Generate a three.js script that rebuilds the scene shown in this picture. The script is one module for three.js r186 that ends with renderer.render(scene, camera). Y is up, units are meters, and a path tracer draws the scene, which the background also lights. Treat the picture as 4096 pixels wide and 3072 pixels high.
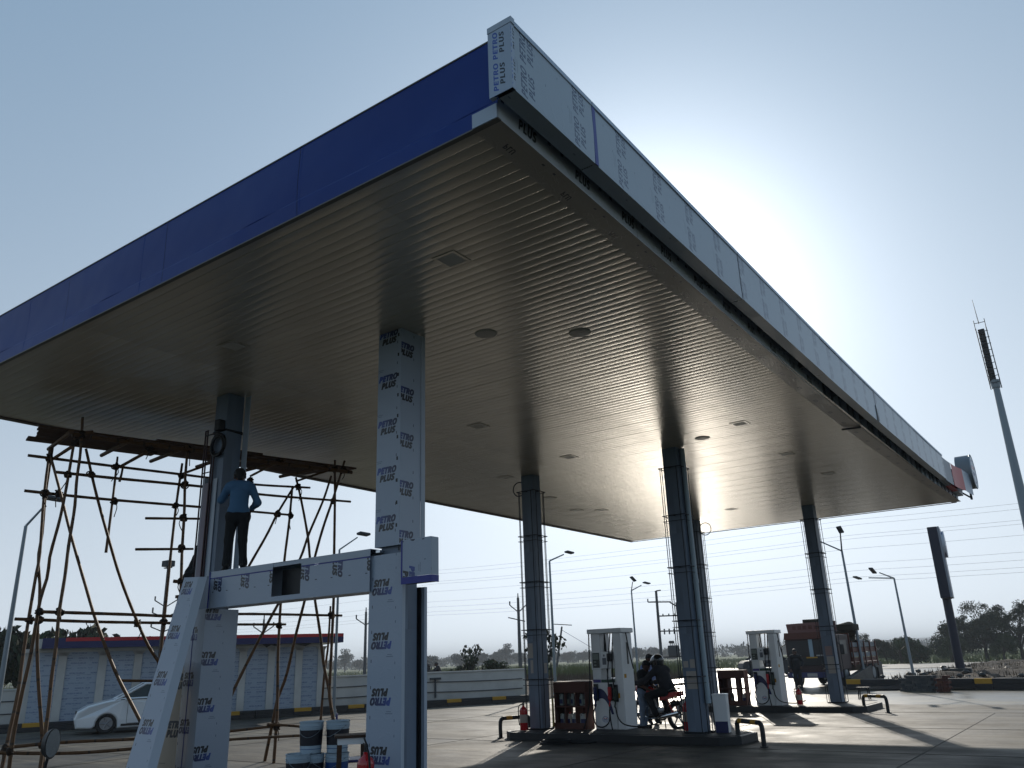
import * as THREE from 'three';
import { mergeGeometries } from 'three/addons/utils/BufferGeometryUtils.js';
import { RoundedBoxGeometry } from 'three/addons/geometries/RoundedBoxGeometry.js';
import { MarchingCubes } from 'three/addons/objects/MarchingCubes.js';

// ------------------------------------------------------------ camera, sky, sun, exposure
const scene = new THREE.Scene();
const camera = new THREE.PerspectiveCamera(50.68, 4 / 3, 0.05, 9000);
camera.position.set(0, 1.6, 0);
camera.rotation.set(0.3288, 0.6156, -0.0352, 'YXZ');
const renderer = new THREE.WebGLRenderer({ antialias: true });
renderer.setSize(1024, 768);
renderer.toneMapping = THREE.LinearToneMapping;
renderer.toneMappingExposure = 1.0;
renderer.shadowMap.enabled = true;

const SUN_AZ = THREE.MathUtils.degToRad(-24.6), SUN_EL = THREE.MathUtils.degToRad(23);
const sunDir = new THREE.Vector3(Math.sin(SUN_AZ) * Math.cos(SUN_EL), Math.sin(SUN_EL), -Math.cos(SUN_AZ) * Math.cos(SUN_EL));
{
  const W = 1024, H = 512, data = new Float32Array(W * H * 4);
  const zen = [0.10, 0.225, 0.385], hor = [0.58, 0.66, 0.735];
  for (let j = 0; j < H; j++) {
    const lat = ((j + 0.5) / H - 0.5) * Math.PI, y = Math.sin(lat), c = Math.cos(lat);
    for (let i = 0; i < W; i++) {
      const phi = ((i + 0.5) / W - 0.5) * 2 * Math.PI, x = Math.cos(phi) * c, z = Math.sin(phi) * c;
      const g = Math.acos(Math.min(1, x * sunDir.x + y * sunDir.y + z * sunDir.z)) * 180 / Math.PI;
      const f = Math.exp(-Math.max(0, y) * 2.7);
      const glow = 3.4 * Math.exp(-g / 4.6) + 0.56 * Math.exp(-g / 16) + 0.62 * Math.exp(-g / 34) * Math.exp(-Math.max(0, y) * 2.4);
      const low = y < 0 ? Math.max(0.25, 1 + y * 6) : 1;
      const tint = [0.95, 0.98, 1.0];
      for (let k = 0; k < 3; k++) data[(j * W + i) * 4 + k] = ((zen[k] + (hor[k] - zen[k]) * f) + glow * tint[k]) * low;
      data[(j * W + i) * 4 + 3] = 1;
    }
  }
  const sky = new THREE.DataTexture(data, W, H, THREE.RGBAFormat, THREE.FloatType);
  sky.mapping = THREE.EquirectangularReflectionMapping;
  sky.magFilter = THREE.LinearFilter; sky.minFilter = THREE.LinearFilter; sky.needsUpdate = true;
  scene.background = sky; scene.environment = sky;
}
const sun = new THREE.DirectionalLight(new THREE.Color(1, 0.92, 0.8), 3.6);
sun.position.copy(sunDir).multiplyScalar(120).add(new THREE.Vector3(-10, 0, -16));
sun.target.position.set(-10, 0, -16);
sun.castShadow = true; sun.shadow.mapSize.set(4096, 4096);
Object.assign(sun.shadow.camera, { left: -60, right: 60, top: 60, bottom: -60, near: 1, far: 300 });
scene.add(sun, sun.target);
scene.fog = new THREE.FogExp2(new THREE.Color(0.92, 0.96, 1.0), 0.00075);

// ------------------------------------------------------------ helpers
let seed = 7;
const rnd = () => { seed = (seed * 1664525 + 1013904223) >>> 0; return seed / 4294967296; };
const rr = (a, b) => a + (b - a) * rnd();
const V = (x, y, z) => new THREE.Vector3(x, y, z);
const lerp = THREE.MathUtils.lerp;
function hash(x, y) { let h = (x * 374761393 + y * 668265263) | 0; h = Math.imul(h ^ (h >>> 13), 1274126177); return ((h ^ (h >>> 16)) >>> 0) / 4294967296; }
function vnoise(x, y, per = 0) {
  const xi = Math.floor(x), yi = Math.floor(y), fx = x - xi, fy = y - yi, u = fx * fx * (3 - 2 * fx), v = fy * fy * (3 - 2 * fy);
  const m = per ? (a) => ((a % per) + per) % per : (a) => a;
  const a = hash(m(xi), m(yi)), b = hash(m(xi + 1), m(yi)), c = hash(m(xi), m(yi + 1)), d = hash(m(xi + 1), m(yi + 1));
  return lerp(lerp(a, b, u), lerp(c, d, u), v);
}
function fbm(x, y, per, oct = 4) { let s = 0, a = 0.5, p = per; for (let i = 0; i < oct; i++) { s += a * vnoise(x, y, p); x *= 2; y *= 2; p *= 2; a *= 0.5; } return s; }

const mats = {};
function M(name, color, rough = 0.7, o = {}) {
  const { phys, ...rest } = o;
  const m = new (phys ? THREE.MeshPhysicalMaterial : THREE.MeshStandardMaterial)({ color: new THREE.Color(color), roughness: rough, metalness: 0, ...rest });
  m.name = name; mats[name] = m; return m;
}
// noise textures: value r,g,b from fn(u,v) in 0..1 (sRGB), tileable
function tex(size, fn, srgb = true, h = size) {
  const d = new Uint8Array(size * h * 4);
  for (let j = 0; j < h; j++) for (let i = 0; i < size; i++) {
    const c = fn(i / size, j / h), k = (j * size + i) * 4;
    if (Array.isArray(c)) { d[k] = c[0] * 255; d[k + 1] = c[1] * 255; d[k + 2] = c[2] * 255; } else d[k] = d[k + 1] = d[k + 2] = Math.max(0, Math.min(255, c * 255));
    d[k + 3] = 255;
  }
  const t = new THREE.DataTexture(d, size, h);
  t.wrapS = t.wrapT = THREE.RepeatWrapping; t.magFilter = THREE.LinearFilter; t.minFilter = THREE.LinearMipmapLinearFilter; t.generateMipmaps = true;
  if (srgb) t.colorSpace = THREE.SRGBColorSpace;
  t.needsUpdate = true; return t;
}
const rep = (t, u, v = u) => { const c = t.clone(); c.repeat.set(u, v); c.needsUpdate = true; return c; };

// geometry: everything non-indexed with position, normal, uv (metres)
function fin(g) { const n = g.index ? g.toNonIndexed() : g; for (const k of Object.keys(n.attributes)) if (!['position', 'normal', 'uv'].includes(k)) n.deleteAttribute(k);
  if (!n.attributes.uv) n.setAttribute('uv', new THREE.BufferAttribute(new Float32Array(n.attributes.position.count * 2), 2)); n.morphAttributes = {}; return n; }
function boxUV(g) { // uv in metres by dominant normal
  const p = g.attributes.position, n = g.attributes.normal, uv = new Float32Array(p.count * 2);
  for (let i = 0; i < p.count; i++) {
    const ax = Math.abs(n.getX(i)), ay = Math.abs(n.getY(i)), az = Math.abs(n.getZ(i)), x = p.getX(i), y = p.getY(i), z = p.getZ(i);
    let u, v; if (ay >= ax && ay >= az) { u = x; v = -z; } else if (ax >= az) { u = n.getX(i) > 0 ? -z : z; v = y; } else { u = n.getZ(i) > 0 ? x : -x; v = y; }
    uv[i * 2] = u; uv[i * 2 + 1] = v;
  }
  g.setAttribute('uv', new THREE.BufferAttribute(uv, 2)); return g;
}
function bx(x0, x1, y0, y1, z0, z1, r = 0) {
  const w = Math.abs(x1 - x0), h = Math.abs(y1 - y0), d = Math.abs(z1 - z0), R = Math.min(r, w / 2.01, h / 2.01, d / 2.01);
  const g = fin(R > 0 ? new RoundedBoxGeometry(w, h, d, 2, R) : new THREE.BoxGeometry(w, h, d));
  g.translate((x0 + x1) / 2, (y0 + y1) / 2, (z0 + z1) / 2); return boxUV(g);
}
function cb(cx, cy, cz, w, h, d, r = 0) { return bx(cx - w / 2, cx + w / 2, cy - h / 2, cy + h / 2, cz - d / 2, cz + d / 2, r); }
const toV = (p) => (Array.isArray(p) ? V(...p) : p);
function rod(a, b, r0, r1 = r0, n = 8, open = false) {
  a = toV(a); b = toV(b); const d = b.clone().sub(a), L = d.length();
  const g = new THREE.CylinderGeometry(r1, r0, L, n, 1, open); const q = new THREE.Quaternion().setFromUnitVectors(V(0, 1, 0), d.normalize());
  g.applyQuaternion(q); g.translate((a.x + b.x) / 2, (a.y + b.y) / 2, (a.z + b.z) / 2); return fin(g);
}
function tube(pts, r, seg = 0, n = 6, closed = false) {
  pts = pts.map(toV); const c = new THREE.CatmullRomCurve3(pts, closed, 'centripetal');
  return fin(new THREE.TubeGeometry(c, seg || pts.length * 5, r, n, closed));
}
// tapering, slightly knobbly pole through points
function stick(pts, r0, r1, n = 7, knob = 0) {
  pts = pts.map(toV); const c = new THREE.CatmullRomCurve3(pts, false, 'centripetal'), L = c.getLength(), seg = Math.max(4, Math.round(L / 0.16));
  const g = new THREE.TubeGeometry(c, seg, 1, n, false), p = g.attributes.position, cen = [];
  for (let i = 0; i <= seg; i++) cen.push(c.getPointAt(i / seg));
  for (let i = 0; i <= seg; i++) for (let j = 0; j <= n; j++) { const k = i * (n + 1) + j, o = cen[i]; const r = lerp(r0, r1, i / seg) * (1 + (i % 2 ? knob : -knob * 0.3));
    p.setXYZ(k, o.x + (p.getX(k) - o.x) * r, o.y + (p.getY(k) - o.y) * r, o.z + (p.getZ(k) - o.z) * r);
    g.attributes.uv.setXY(k, j / n * 0.25, i / seg * L); }
  const caps = [0, 1].map((t) => { const e = new THREE.CircleGeometry(t ? r1 : r0, n); e.applyQuaternion(new THREE.Quaternion().setFromUnitVectors(V(0, 0, 1), c.getTangentAt(t).multiplyScalar(t ? 1 : -1))); const o = c.getPointAt(t); e.translate(o.x, o.y, o.z); return fin(e); });
  g.computeVertexNormals(); return merge([fin(g), ...caps]);
}
function sph(x, y, z, r, sx = 1, sy = 1, sz = 1, n = 12) { const g = new THREE.SphereGeometry(r, n, Math.max(6, n * 0.7 | 0)); g.scale(sx, sy, sz); g.translate(x, y, z); return fin(g); }
function lathe(pts, x = 0, y = 0, z = 0, n = 20) { const g = new THREE.LatheGeometry(pts.map(([r, h]) => new THREE.Vector2(r, h)), n); g.translate(x, y, z); return fin(g); }
function merge(a) { return a.length === 1 ? a[0] : mergeGeometries(a.map(fin), false); }
function ext(shapePts, depth, bevel = 0) { const s = new THREE.Shape(shapePts.map(([x, y]) => new THREE.Vector2(x, y)));
  const g = new THREE.ExtrudeGeometry(s, { depth, bevelEnabled: bevel > 0, bevelSize: bevel, bevelThickness: bevel, bevelSegments: 2, curveSegments: 8 }); return fin(g); }
function quadSheet(fn, nu, nv) { // parametric sheet, fn(u,v) -> [x,y,z], uv metres approx supplied
  const pos = [], uv = [], idx = [];
  for (let j = 0; j <= nv; j++) for (let i = 0; i <= nu; i++) { const q = fn(i / nu, j / nv); pos.push(q[0], q[1], q[2]); uv.push(q[3] ?? q[0], q[4] ?? -q[2]); }
  for (let j = 0; j < nv; j++) for (let i = 0; i < nu; i++) { const a = j * (nu + 1) + i, b = a + 1, c = a + nu + 1, d = c + 1; idx.push(a, b, d, a, d, c); }
  const g = new THREE.BufferGeometry(); g.setAttribute('position', new THREE.Float32BufferAttribute(pos, 3)); g.setAttribute('uv', new THREE.Float32BufferAttribute(uv, 2)); g.setIndex(idx); g.computeVertexNormals(); return fin(g);
}
const rotUV = (g, rot, s = 1, ou = 0, ov = 0) => { const a = g.attributes.uv, c = Math.cos(rot), n = Math.sin(rot); for (let i = 0; i < a.count; i++) { const u = a.getX(i), v = a.getY(i); a.setXY(i, (u * c - v * n) * s + ou, (u * n + v * c) * s + ov); } return g; };

const names = {};
function numbered(n) { const k = names[n] = (names[n] ?? -1) + 1; return k ? n + '_' + String(k).padStart(3, '0') : n; }
function shadows(o) { o.castShadow = o.receiveShadow = true; return o; }
function obj(name, geos, mat, parent = scene) {
  const m = shadows(new THREE.Mesh(merge(Array.isArray(geos) ? geos : [geos]), mat)); m.name = parent === scene ? numbered(name) : name; parent.add(m); return m;
}
function tag(o, label, category, group) { o.userData.label = label; o.userData.category = category; if (group) o.userData.group = group; return o; }
function thing(name, label, category, pos = [0, 0, 0], turn = 0, group) {
  const o = new THREE.Group(); o.name = numbered(name); scene.add(o); o.position.set(...pos); o.rotation.y = turn; return tag(o, label, category, group);
}
function struct(name, geos, mat) { const m = obj(name, geos, mat); m.userData.kind = 'structure'; return m; }
function dup(root, label, pos, turn = root.rotation.y, group) {
  const r = root.clone(); r.name = numbered(root.name.replace(/_\d{3}$/, '')); r.userData = { ...root.userData, label }; if (group) r.userData.group = group; scene.add(r); r.position.set(...pos); r.rotation.set(0, turn, 0); return r;
}

// ------------------------------------------------------------ materials
const grain = tex(256, (u, v) => 0.35 + 0.45 * fbm(u * 16, v * 16, 16) + 0.2 * hash(u * 256 | 0, v * 256 | 0), false);
const fine = tex(256, (u, v) => 0.5 + 0.5 * (fbm(u * 32, v * 32, 32, 3) - 0.5), false);
// concrete: blotches, trowel streaks, oil stains
const concreteTex = tex(2048, (u, v) => {
  const b = fbm(u * 9, v * 9, 9, 6), s = fbm(u * 11, v * 88, 0, 3), st = Math.max(0, fbm(u * 21 + 3, v * 21, 21, 5) - 0.6) * 2.6, g = hash(u * 2048 | 0, v * 2048 | 0);
  let ty = 0; for (const [o, w, f] of [[0.18, 0.011, 3], [0.275, 0.011, 3], [0.62, 0.012, 5], [0.71, 0.012, 5], [0.9, 0.008, 2]]) { const d = Math.abs(u - o - 0.035 * Math.sin(v * 6.283 + f)); if (d < w) ty = Math.max(ty, (1 - d / w) * Math.max(0, fbm(u * 60, v * 30 + f, 0, 3) - 0.22) * 1.1); }
  const spot = vnoise(u * 46 + 9, v * 46, 46), oil = spot > 0.93 && fbm(u * 90, v * 90, 90, 3) > 0.4 ? 0.16 : 0;
  const k = 0.55 + 0.62 * (b - 0.47) + 0.4 * (s - 0.45) - 0.5 * st - 0.28 * ty - oil + 0.06 * (g - 0.5);
  return [k, k * 0.985, k * 0.945];
});
const concreteRough = tex(512, (u, v) => 0.5 + 0.34 * fbm(u * 8, v * 8, 8, 5), false);
const concreteBump = tex(1024, (u, v) => 0.5 + 0.55 * (fbm(u * 9, v * 26, 0, 3) - 0.45) + 0.16 * (fbm(u * 90, v * 90, 90, 3) - 0.45) + 0.05 * (hash(u * 1024 | 0, v * 1024 | 0) - 0.5), false);
const matConcrete = M('concrete', 0x827c70, 1, { phys: true, specularIntensity: 0.5, map: rep(concreteTex, 1 / 15), roughnessMap: rep(concreteRough, 1 / 5), bumpMap: rep(concreteBump, 1 / 6.5), bumpScale: 0.022 });
const concreteDamp = tex(512, (u, v) => 0.22 + 0.34 * fbm(u * 6, v * 6, 6, 5), false);
const matConcreteRear = M('worn smooth concrete', 0x90876f, 1, { phys: true, map: rep(concreteTex, 1 / 15), roughnessMap: rep(concreteDamp, 1 / 9), bumpMap: rep(concreteBump, 1 / 6.5), bumpScale: 0.01 });
const matKerbBlack = M('black kerb paint', 0x17191c, 0.5, { bumpMap: rep(grain, 3), bumpScale: 0.003 });
const matKerbYellow = M('yellow kerb paint', 0xb98a22, 0.75, { bumpMap: rep(grain, 3), bumpScale: 0.003 });
const matIsland = M('island concrete', 0x5b5a57, 0.6, { map: rep(concreteTex, 0.4) });

const blotch = (a, b, f) => tex(256, (u, v) => { const k = fbm(u * f, v * f, f, 4); return a.map((x, i) => lerp(x, b[i], Math.min(1, Math.max(0, (k - 0.25) * 2)))); });
const soffitWear = tex(512, (u, v) => { const k = 0.93 + 0.1 * (fbm(u * 5, v * 9, 0, 4) - 0.47); return [k, k * 0.985, k * 0.955]; });
const matSlat = M('soffit slat paint', 0xd9d2c6, 0.25, { metalness: 0.25, ior: 1.6, map: rep(soffitWear, 0.2, 0.2), roughnessMap: rep(tex(256, (u, v) => 0.7 + 0.5 * fbm(u * 7, v * 7, 7, 3), false), 0.3), phys: true, specularIntensity: 1 });
const matDeck = M('roof deck steel', 0x4a4a48, 0.7);
const matBlue = M('blue fascia vinyl', 0x0b2f7a, 0.42, { specularIntensity: 0.45, bumpMap: rep(tex(256, (u, v) => fbm(u * 4, v * 3, 0, 3), false), 0.35, 0.5), bumpScale: 0.03, phys: true });
const matBlueTrim = M('blue trim', 0x1c2a86, 0.4);
const matRed = M('red panel paint', 0xb3151c, 0.4);
const matSteel = M('grey blue column paint', 0x74859a, 0.45, { map: rep(tex(256, (u, v) => { const k = 0.86 + 0.22 * (fbm(u * 6, v * 3, 0, 4) - 0.45); return [k, k, k]; }), 0.7, 0.5), bumpMap: rep(fine, 2), bumpScale: 0.002 });
const matCage = M('dark mild steel rod', 0x1d2126, 0.55, { metalness: 0.5 });
const matRustRod = M('red oxide steel', 0x3a2226, 0.6);
const matPipe = M('grey plastic pipe', 0x8fa2ad, 0.4);
const matPaper = M('notice paper', 0xa7a19b, 0.8);
const matWhite = M('white enamel', 0xd5d8da, 0.35, { phys: true, clearcoat: 0.3 });
const matWhiteWall = M('white lime wash', 0xd0d0ce, 0.9, { map: rep(tex(256, (u, v) => { const k = 0.9 + 0.25 * (fbm(u * 5, v * 5, 5, 5) - 0.47); return [k, k * 0.99, k * 0.97]; }), 0.25), bumpMap: rep(grain, 0.6), bumpScale: 0.006 });
const matBlack = M('black plastic', 0x111214, 0.5);
const matRubber = M('rubber', 0x0d0d0e, 0.75);
const matChrome = M('chrome', 0xc8ccd0, 0.15, { metalness: 1 });
const matAlloy = M('alloy', 0x8c9095, 0.35, { metalness: 0.9 });
const matGrey = M('grey paint', 0x70767b, 0.5);
const matGalv = M('galvanised steel', 0x7b858c, 0.45, { metalness: 0.6 });
const matPoleDark = M('dark pole concrete', 0x3e4246, 0.8);
const matRedGloss = M('red gloss', 0xa81418, 0.25, { phys: true, clearcoat: 0.6 });
const matGlassDark = M('tinted glass', 0x0b0d0f, 0.12);
const matGlassClear = M('clear glass', 0xdfe8ea, 0.05, { phys: true, transmission: 1, thickness: 0 });
const matScreen = M('display glass', 0x202a28, 0.15);
const matLcd = M('display digits plate', 0x66706a, 0.4);
const matLampGlass = M('lamp diffuser', 0xb9b7ae, 0.5);
const bambooTex = tex(64, (u, v) => { const ring = Math.abs(((v * 4) % 1) - 0.5) > 0.46 ? 0.62 : 1, k = (0.8 + 0.35 * fbm(u * 8, v * 4, 0, 3)) * ring; return [0.50 * k, 0.37 * k, 0.23 * k]; }, true, 512);
const matBamboo = M('bamboo', 0xc0b6a4, 0.6, { map: rep(bambooTex, 4, 0.6), bumpMap: rep(bambooTex, 4, 0.6), bumpScale: 0.004 });
const matRope = M('coir rope', 0x2b1f15, 0.95);
const plankTex = tex(256, (u, v) => { const k = 0.8 + 0.5 * (fbm(u * 3, v * 60, 0, 4) - 0.45); return [0.36 * k, 0.25 * k, 0.17 * k]; });
const matPlank = M('old plank wood', 0xffffff, 0.85, { map: rep(plankTex, 0.4, 1.4), bumpMap: rep(plankTex, 0.4, 1.4), bumpScale: 0.004 });
const matTableWood = M('stool plank', 0xe0d8c8, 0.8, { map: rep(plankTex, 0.6, 2) });
const matOrange = M('orange truck paint', 0x54210f, 0.5);
const matDarkRed = M('maroon truck paint', 0x2c1113, 0.55);
const matTruckGlass = M('truck glass', 0x0e1016, 0.35), matHdr = M('truck header board', 0x6e4640, 0.6);
const matTarp = M('dark load cover', 0x2a2416, 0.9);
const matCarWhite = M('white car paint', 0xd8dadb, 0.3, { phys: true, clearcoat: 0.8, clearcoatRoughness: 0.08 });
const matCarNavy = M('navy car paint', 0x11151f, 0.6);
const matLens = M('headlamp lens', 0xc4ccd0, 0.15);
const matTail = M('tail lamp lens', 0x8e0d10, 0.25);
const matSkin = M('skin', 0x4a2d1f, 0.6);
const matHair = M('black hair', 0x0b0a0a, 0.7);
const cloth = (n, c) => M(n, c, 0.9, { bumpMap: rep(fine, 6), bumpScale: 0.003 });
const matShirtBlue = cloth('light blue shirt', 0x466d92), matTrouserDark = cloth('dark trousers', 0x16181b), matShirtDark = cloth('charcoal shirt', 0x1b1c1f), matShirtPale = cloth('pale blue shirt', 0x6f7fa8), matTrouserPale = cloth('pale blue jeans', 0x6f8199), matShirtGrey = cloth('dark grey shirt', 0x25252a), matShoe = M('dark shoe leather', 0x0f0e0d, 0.6), matHelmet = M('black helmet shell', 0x0c0d10, 0.2, { phys: true, clearcoat: 0.8 });
const matPurple = M('purple plastic', 0x3a3570, 0.45);
const matBucket = M('white bucket plastic', 0x9fb2bf, 0.45), matBucketLabel = M('dark bucket label', 0x14141f, 0.5), matBucketBlue = M('blue bucket label', 0x12407e, 0.5);
const matTotem = M('navy sign paint', 0x101a52, 0.4), matTotemDark = M('dark navy sign paint', 0x10152c, 0.5);
const matSoil = M('dug soil', 0xffffff, 1, { map: rep(blotch([0.16, 0.125, 0.1], [0.32, 0.265, 0.21], 8), 0.22), bumpMap: rep(grain, 0.6), bumpScale: 0.05 });
const matRoad = M('worn asphalt', 0xffffff, 0.62, { map: rep(blotch([0.30, 0.30, 0.30], [0.41, 0.405, 0.39], 8), 0.12), bumpMap: rep(grain, 2), bumpScale: 0.004 });
const matField = M('field grass', 0xffffff, 1, { map: rep(blotch([0.20, 0.27, 0.10], [0.37, 0.41, 0.20], 8), 0.02), bumpMap: rep(grain, 0.3), bumpScale: 0.12 });
const matBlocks = [0x4b4c4c, 0x555553, 0x424446].map((c, i) => M('cement block ' + i, c, 0.95, { bumpMap: rep(grain, 4), bumpScale: 0.006 }));
const matBricks = [0x5a342a, 0x66402f, 0x4d2e27].map((c, i) => M('brick ' + i, c, 0.95, { bumpMap: rep(grain, 4), bumpScale: 0.006 }));
const matBark = M('bark', 0x2c241c, 0.95, { bumpMap: rep(grain, 2), bumpScale: 0.02 });
const leafMat = (n, c) => M(n, c, 0.85, { side: THREE.DoubleSide });
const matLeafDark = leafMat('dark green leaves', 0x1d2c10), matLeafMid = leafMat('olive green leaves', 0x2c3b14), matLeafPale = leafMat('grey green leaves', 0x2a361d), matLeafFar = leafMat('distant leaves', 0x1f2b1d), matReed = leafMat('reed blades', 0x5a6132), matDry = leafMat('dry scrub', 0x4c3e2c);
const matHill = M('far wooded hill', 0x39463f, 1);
const matWire = M('aluminium conductor', 0x4a4f55, 0.6);

// protective film printed with the maker's words
function filmCanvas(w, h, draw, bg) { const c = document.createElement('canvas'); c.width = w; c.height = h; const x = c.getContext('2d'); x.fillStyle = bg; x.fillRect(0, 0, w, h); draw(x, w, h);
  const t = new THREE.CanvasTexture(c); t.colorSpace = THREE.SRGBColorSpace; t.wrapS = t.wrapT = THREE.RepeatWrapping; t.magFilter = THREE.LinearFilter; t.minFilter = THREE.LinearMipmapLinearFilter; return t; }
function words(x, cx, cy, s, top, bottom) {
  x.textAlign = 'center'; x.textBaseline = 'middle'; x.font = 'italic 900 ' + s + 'px sans-serif';
  const g = x.createLinearGradient(cx - s * 1.7, 0, cx + s * 1.7, 0); g.addColorStop(0, top[0]); g.addColorStop(1, top[1]);
  x.save(); x.lineJoin = 'round'; x.lineWidth = s * 0.09; x.fillStyle = x.strokeStyle = g;
  x.strokeText('PETRO', cx, cy - s * 0.42); x.fillText('PETRO', cx, cy - s * 0.42);
  x.fillStyle = x.strokeStyle = bottom; x.strokeText('PLUS', cx + s * 0.08, cy + s * 0.52); x.fillText('PLUS', cx + s * 0.08, cy + s * 0.52); x.restore();
}
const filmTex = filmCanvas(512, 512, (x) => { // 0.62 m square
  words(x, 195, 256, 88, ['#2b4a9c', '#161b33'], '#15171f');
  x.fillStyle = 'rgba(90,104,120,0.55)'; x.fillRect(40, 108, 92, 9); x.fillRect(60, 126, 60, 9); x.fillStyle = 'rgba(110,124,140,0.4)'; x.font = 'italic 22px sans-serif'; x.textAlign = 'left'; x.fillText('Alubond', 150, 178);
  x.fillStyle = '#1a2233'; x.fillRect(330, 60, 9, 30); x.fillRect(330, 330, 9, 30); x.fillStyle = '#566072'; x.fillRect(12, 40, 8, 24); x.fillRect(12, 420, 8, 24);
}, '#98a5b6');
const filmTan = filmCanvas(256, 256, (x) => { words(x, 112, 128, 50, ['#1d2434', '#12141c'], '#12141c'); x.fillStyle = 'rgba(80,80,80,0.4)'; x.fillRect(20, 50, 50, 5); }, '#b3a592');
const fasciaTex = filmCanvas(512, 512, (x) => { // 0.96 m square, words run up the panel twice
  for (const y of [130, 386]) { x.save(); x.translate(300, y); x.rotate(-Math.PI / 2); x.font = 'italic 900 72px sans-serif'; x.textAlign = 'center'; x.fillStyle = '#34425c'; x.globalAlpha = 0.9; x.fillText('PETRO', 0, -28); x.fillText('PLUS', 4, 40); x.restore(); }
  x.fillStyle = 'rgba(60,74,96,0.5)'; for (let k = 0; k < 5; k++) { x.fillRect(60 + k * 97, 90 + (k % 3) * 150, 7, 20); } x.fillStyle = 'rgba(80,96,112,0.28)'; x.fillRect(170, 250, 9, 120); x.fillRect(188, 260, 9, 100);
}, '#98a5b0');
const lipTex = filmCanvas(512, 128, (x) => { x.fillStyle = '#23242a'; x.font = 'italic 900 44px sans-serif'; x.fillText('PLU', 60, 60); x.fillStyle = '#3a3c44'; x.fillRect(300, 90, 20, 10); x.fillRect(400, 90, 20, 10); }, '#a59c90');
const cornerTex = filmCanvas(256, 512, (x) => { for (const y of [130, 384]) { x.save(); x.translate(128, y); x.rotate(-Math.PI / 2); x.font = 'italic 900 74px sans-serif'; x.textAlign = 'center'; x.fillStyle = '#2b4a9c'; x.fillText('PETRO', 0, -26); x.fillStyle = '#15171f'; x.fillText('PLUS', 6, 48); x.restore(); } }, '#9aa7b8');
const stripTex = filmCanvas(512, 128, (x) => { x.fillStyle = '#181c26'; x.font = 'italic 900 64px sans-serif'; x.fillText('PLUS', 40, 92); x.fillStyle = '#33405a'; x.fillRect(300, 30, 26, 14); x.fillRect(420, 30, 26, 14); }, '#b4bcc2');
const wrinkle = tex(256, (u, v) => { const a = fbm(u * 4, v * 4, 4, 3), b = Math.abs(fbm(u * 6 + 5, v * 5, 0, 3) - 0.45); return 0.5 + 0.3 * (a - 0.45) + 0.5 * Math.max(0, 0.05 - b) * 6; }, false);
const film = (t, n, r = 0.35) => { const m = M(n, 0xffffff, r, { map: t, phys: true, clearcoat: 0.15, bumpMap: rep(wrinkle, 0.9), bumpScale: 0.006 }); return m; };
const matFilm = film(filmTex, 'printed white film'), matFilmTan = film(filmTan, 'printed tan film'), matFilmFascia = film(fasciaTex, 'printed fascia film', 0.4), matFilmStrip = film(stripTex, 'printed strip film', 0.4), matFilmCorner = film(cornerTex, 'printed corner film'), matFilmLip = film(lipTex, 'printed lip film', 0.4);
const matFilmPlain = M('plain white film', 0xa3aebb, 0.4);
const wallFilmTex = filmCanvas(512, 512, (x) => { for (let j = 0; j < 8; j++) for (let i = 0; i < 4; i++) { x.fillStyle = ['#2c3a66', '#43527a', '#67758c'][(i * 3 + j) % 3]; x.globalAlpha = 0.85; x.font = 'italic bold 24px sans-serif'; x.fillText((i + j) % 2 ? 'PETRO PLUS' : 'PLUS', 14 + i * 128 + (j % 2) * 40, 40 + j * 64); x.fillRect(20 + i * 128, 56 + j * 64, 40, 3); } x.globalAlpha = 1; }, '#9aa6b4');
const matWallFilm = film(wallFilmTex, 'printed wall film', 0.6);
const roundelTex = filmCanvas(256, 256, (x) => { x.fillStyle = '#c9ced6'; x.beginPath(); x.arc(128, 128, 120, 0, 7); x.fill(); x.strokeStyle = '#1b2f74'; x.lineWidth = 12; x.beginPath(); x.arc(128, 128, 92, 0, 7); x.stroke(); x.fillStyle = '#b02a2f'; x.fillRect(70, 84, 116, 26); x.fillStyle = '#1b2f74'; x.beginPath(); x.moveTo(52, 120); x.quadraticCurveTo(100, 200, 128, 150); x.quadraticCurveTo(156, 200, 204, 120); x.quadraticCurveTo(160, 150, 128, 128); x.quadraticCurveTo(96, 150, 52, 120); x.fill(); x.fillStyle = '#fff'; x.font = 'bold 34px sans-serif'; x.textAlign = 'center'; x.fillText('HP', 128, 110); }, '#c9ced6');
const matRoundel = M('roundel print', 0xffffff, 0.4, { map: roundelTex });

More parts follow.
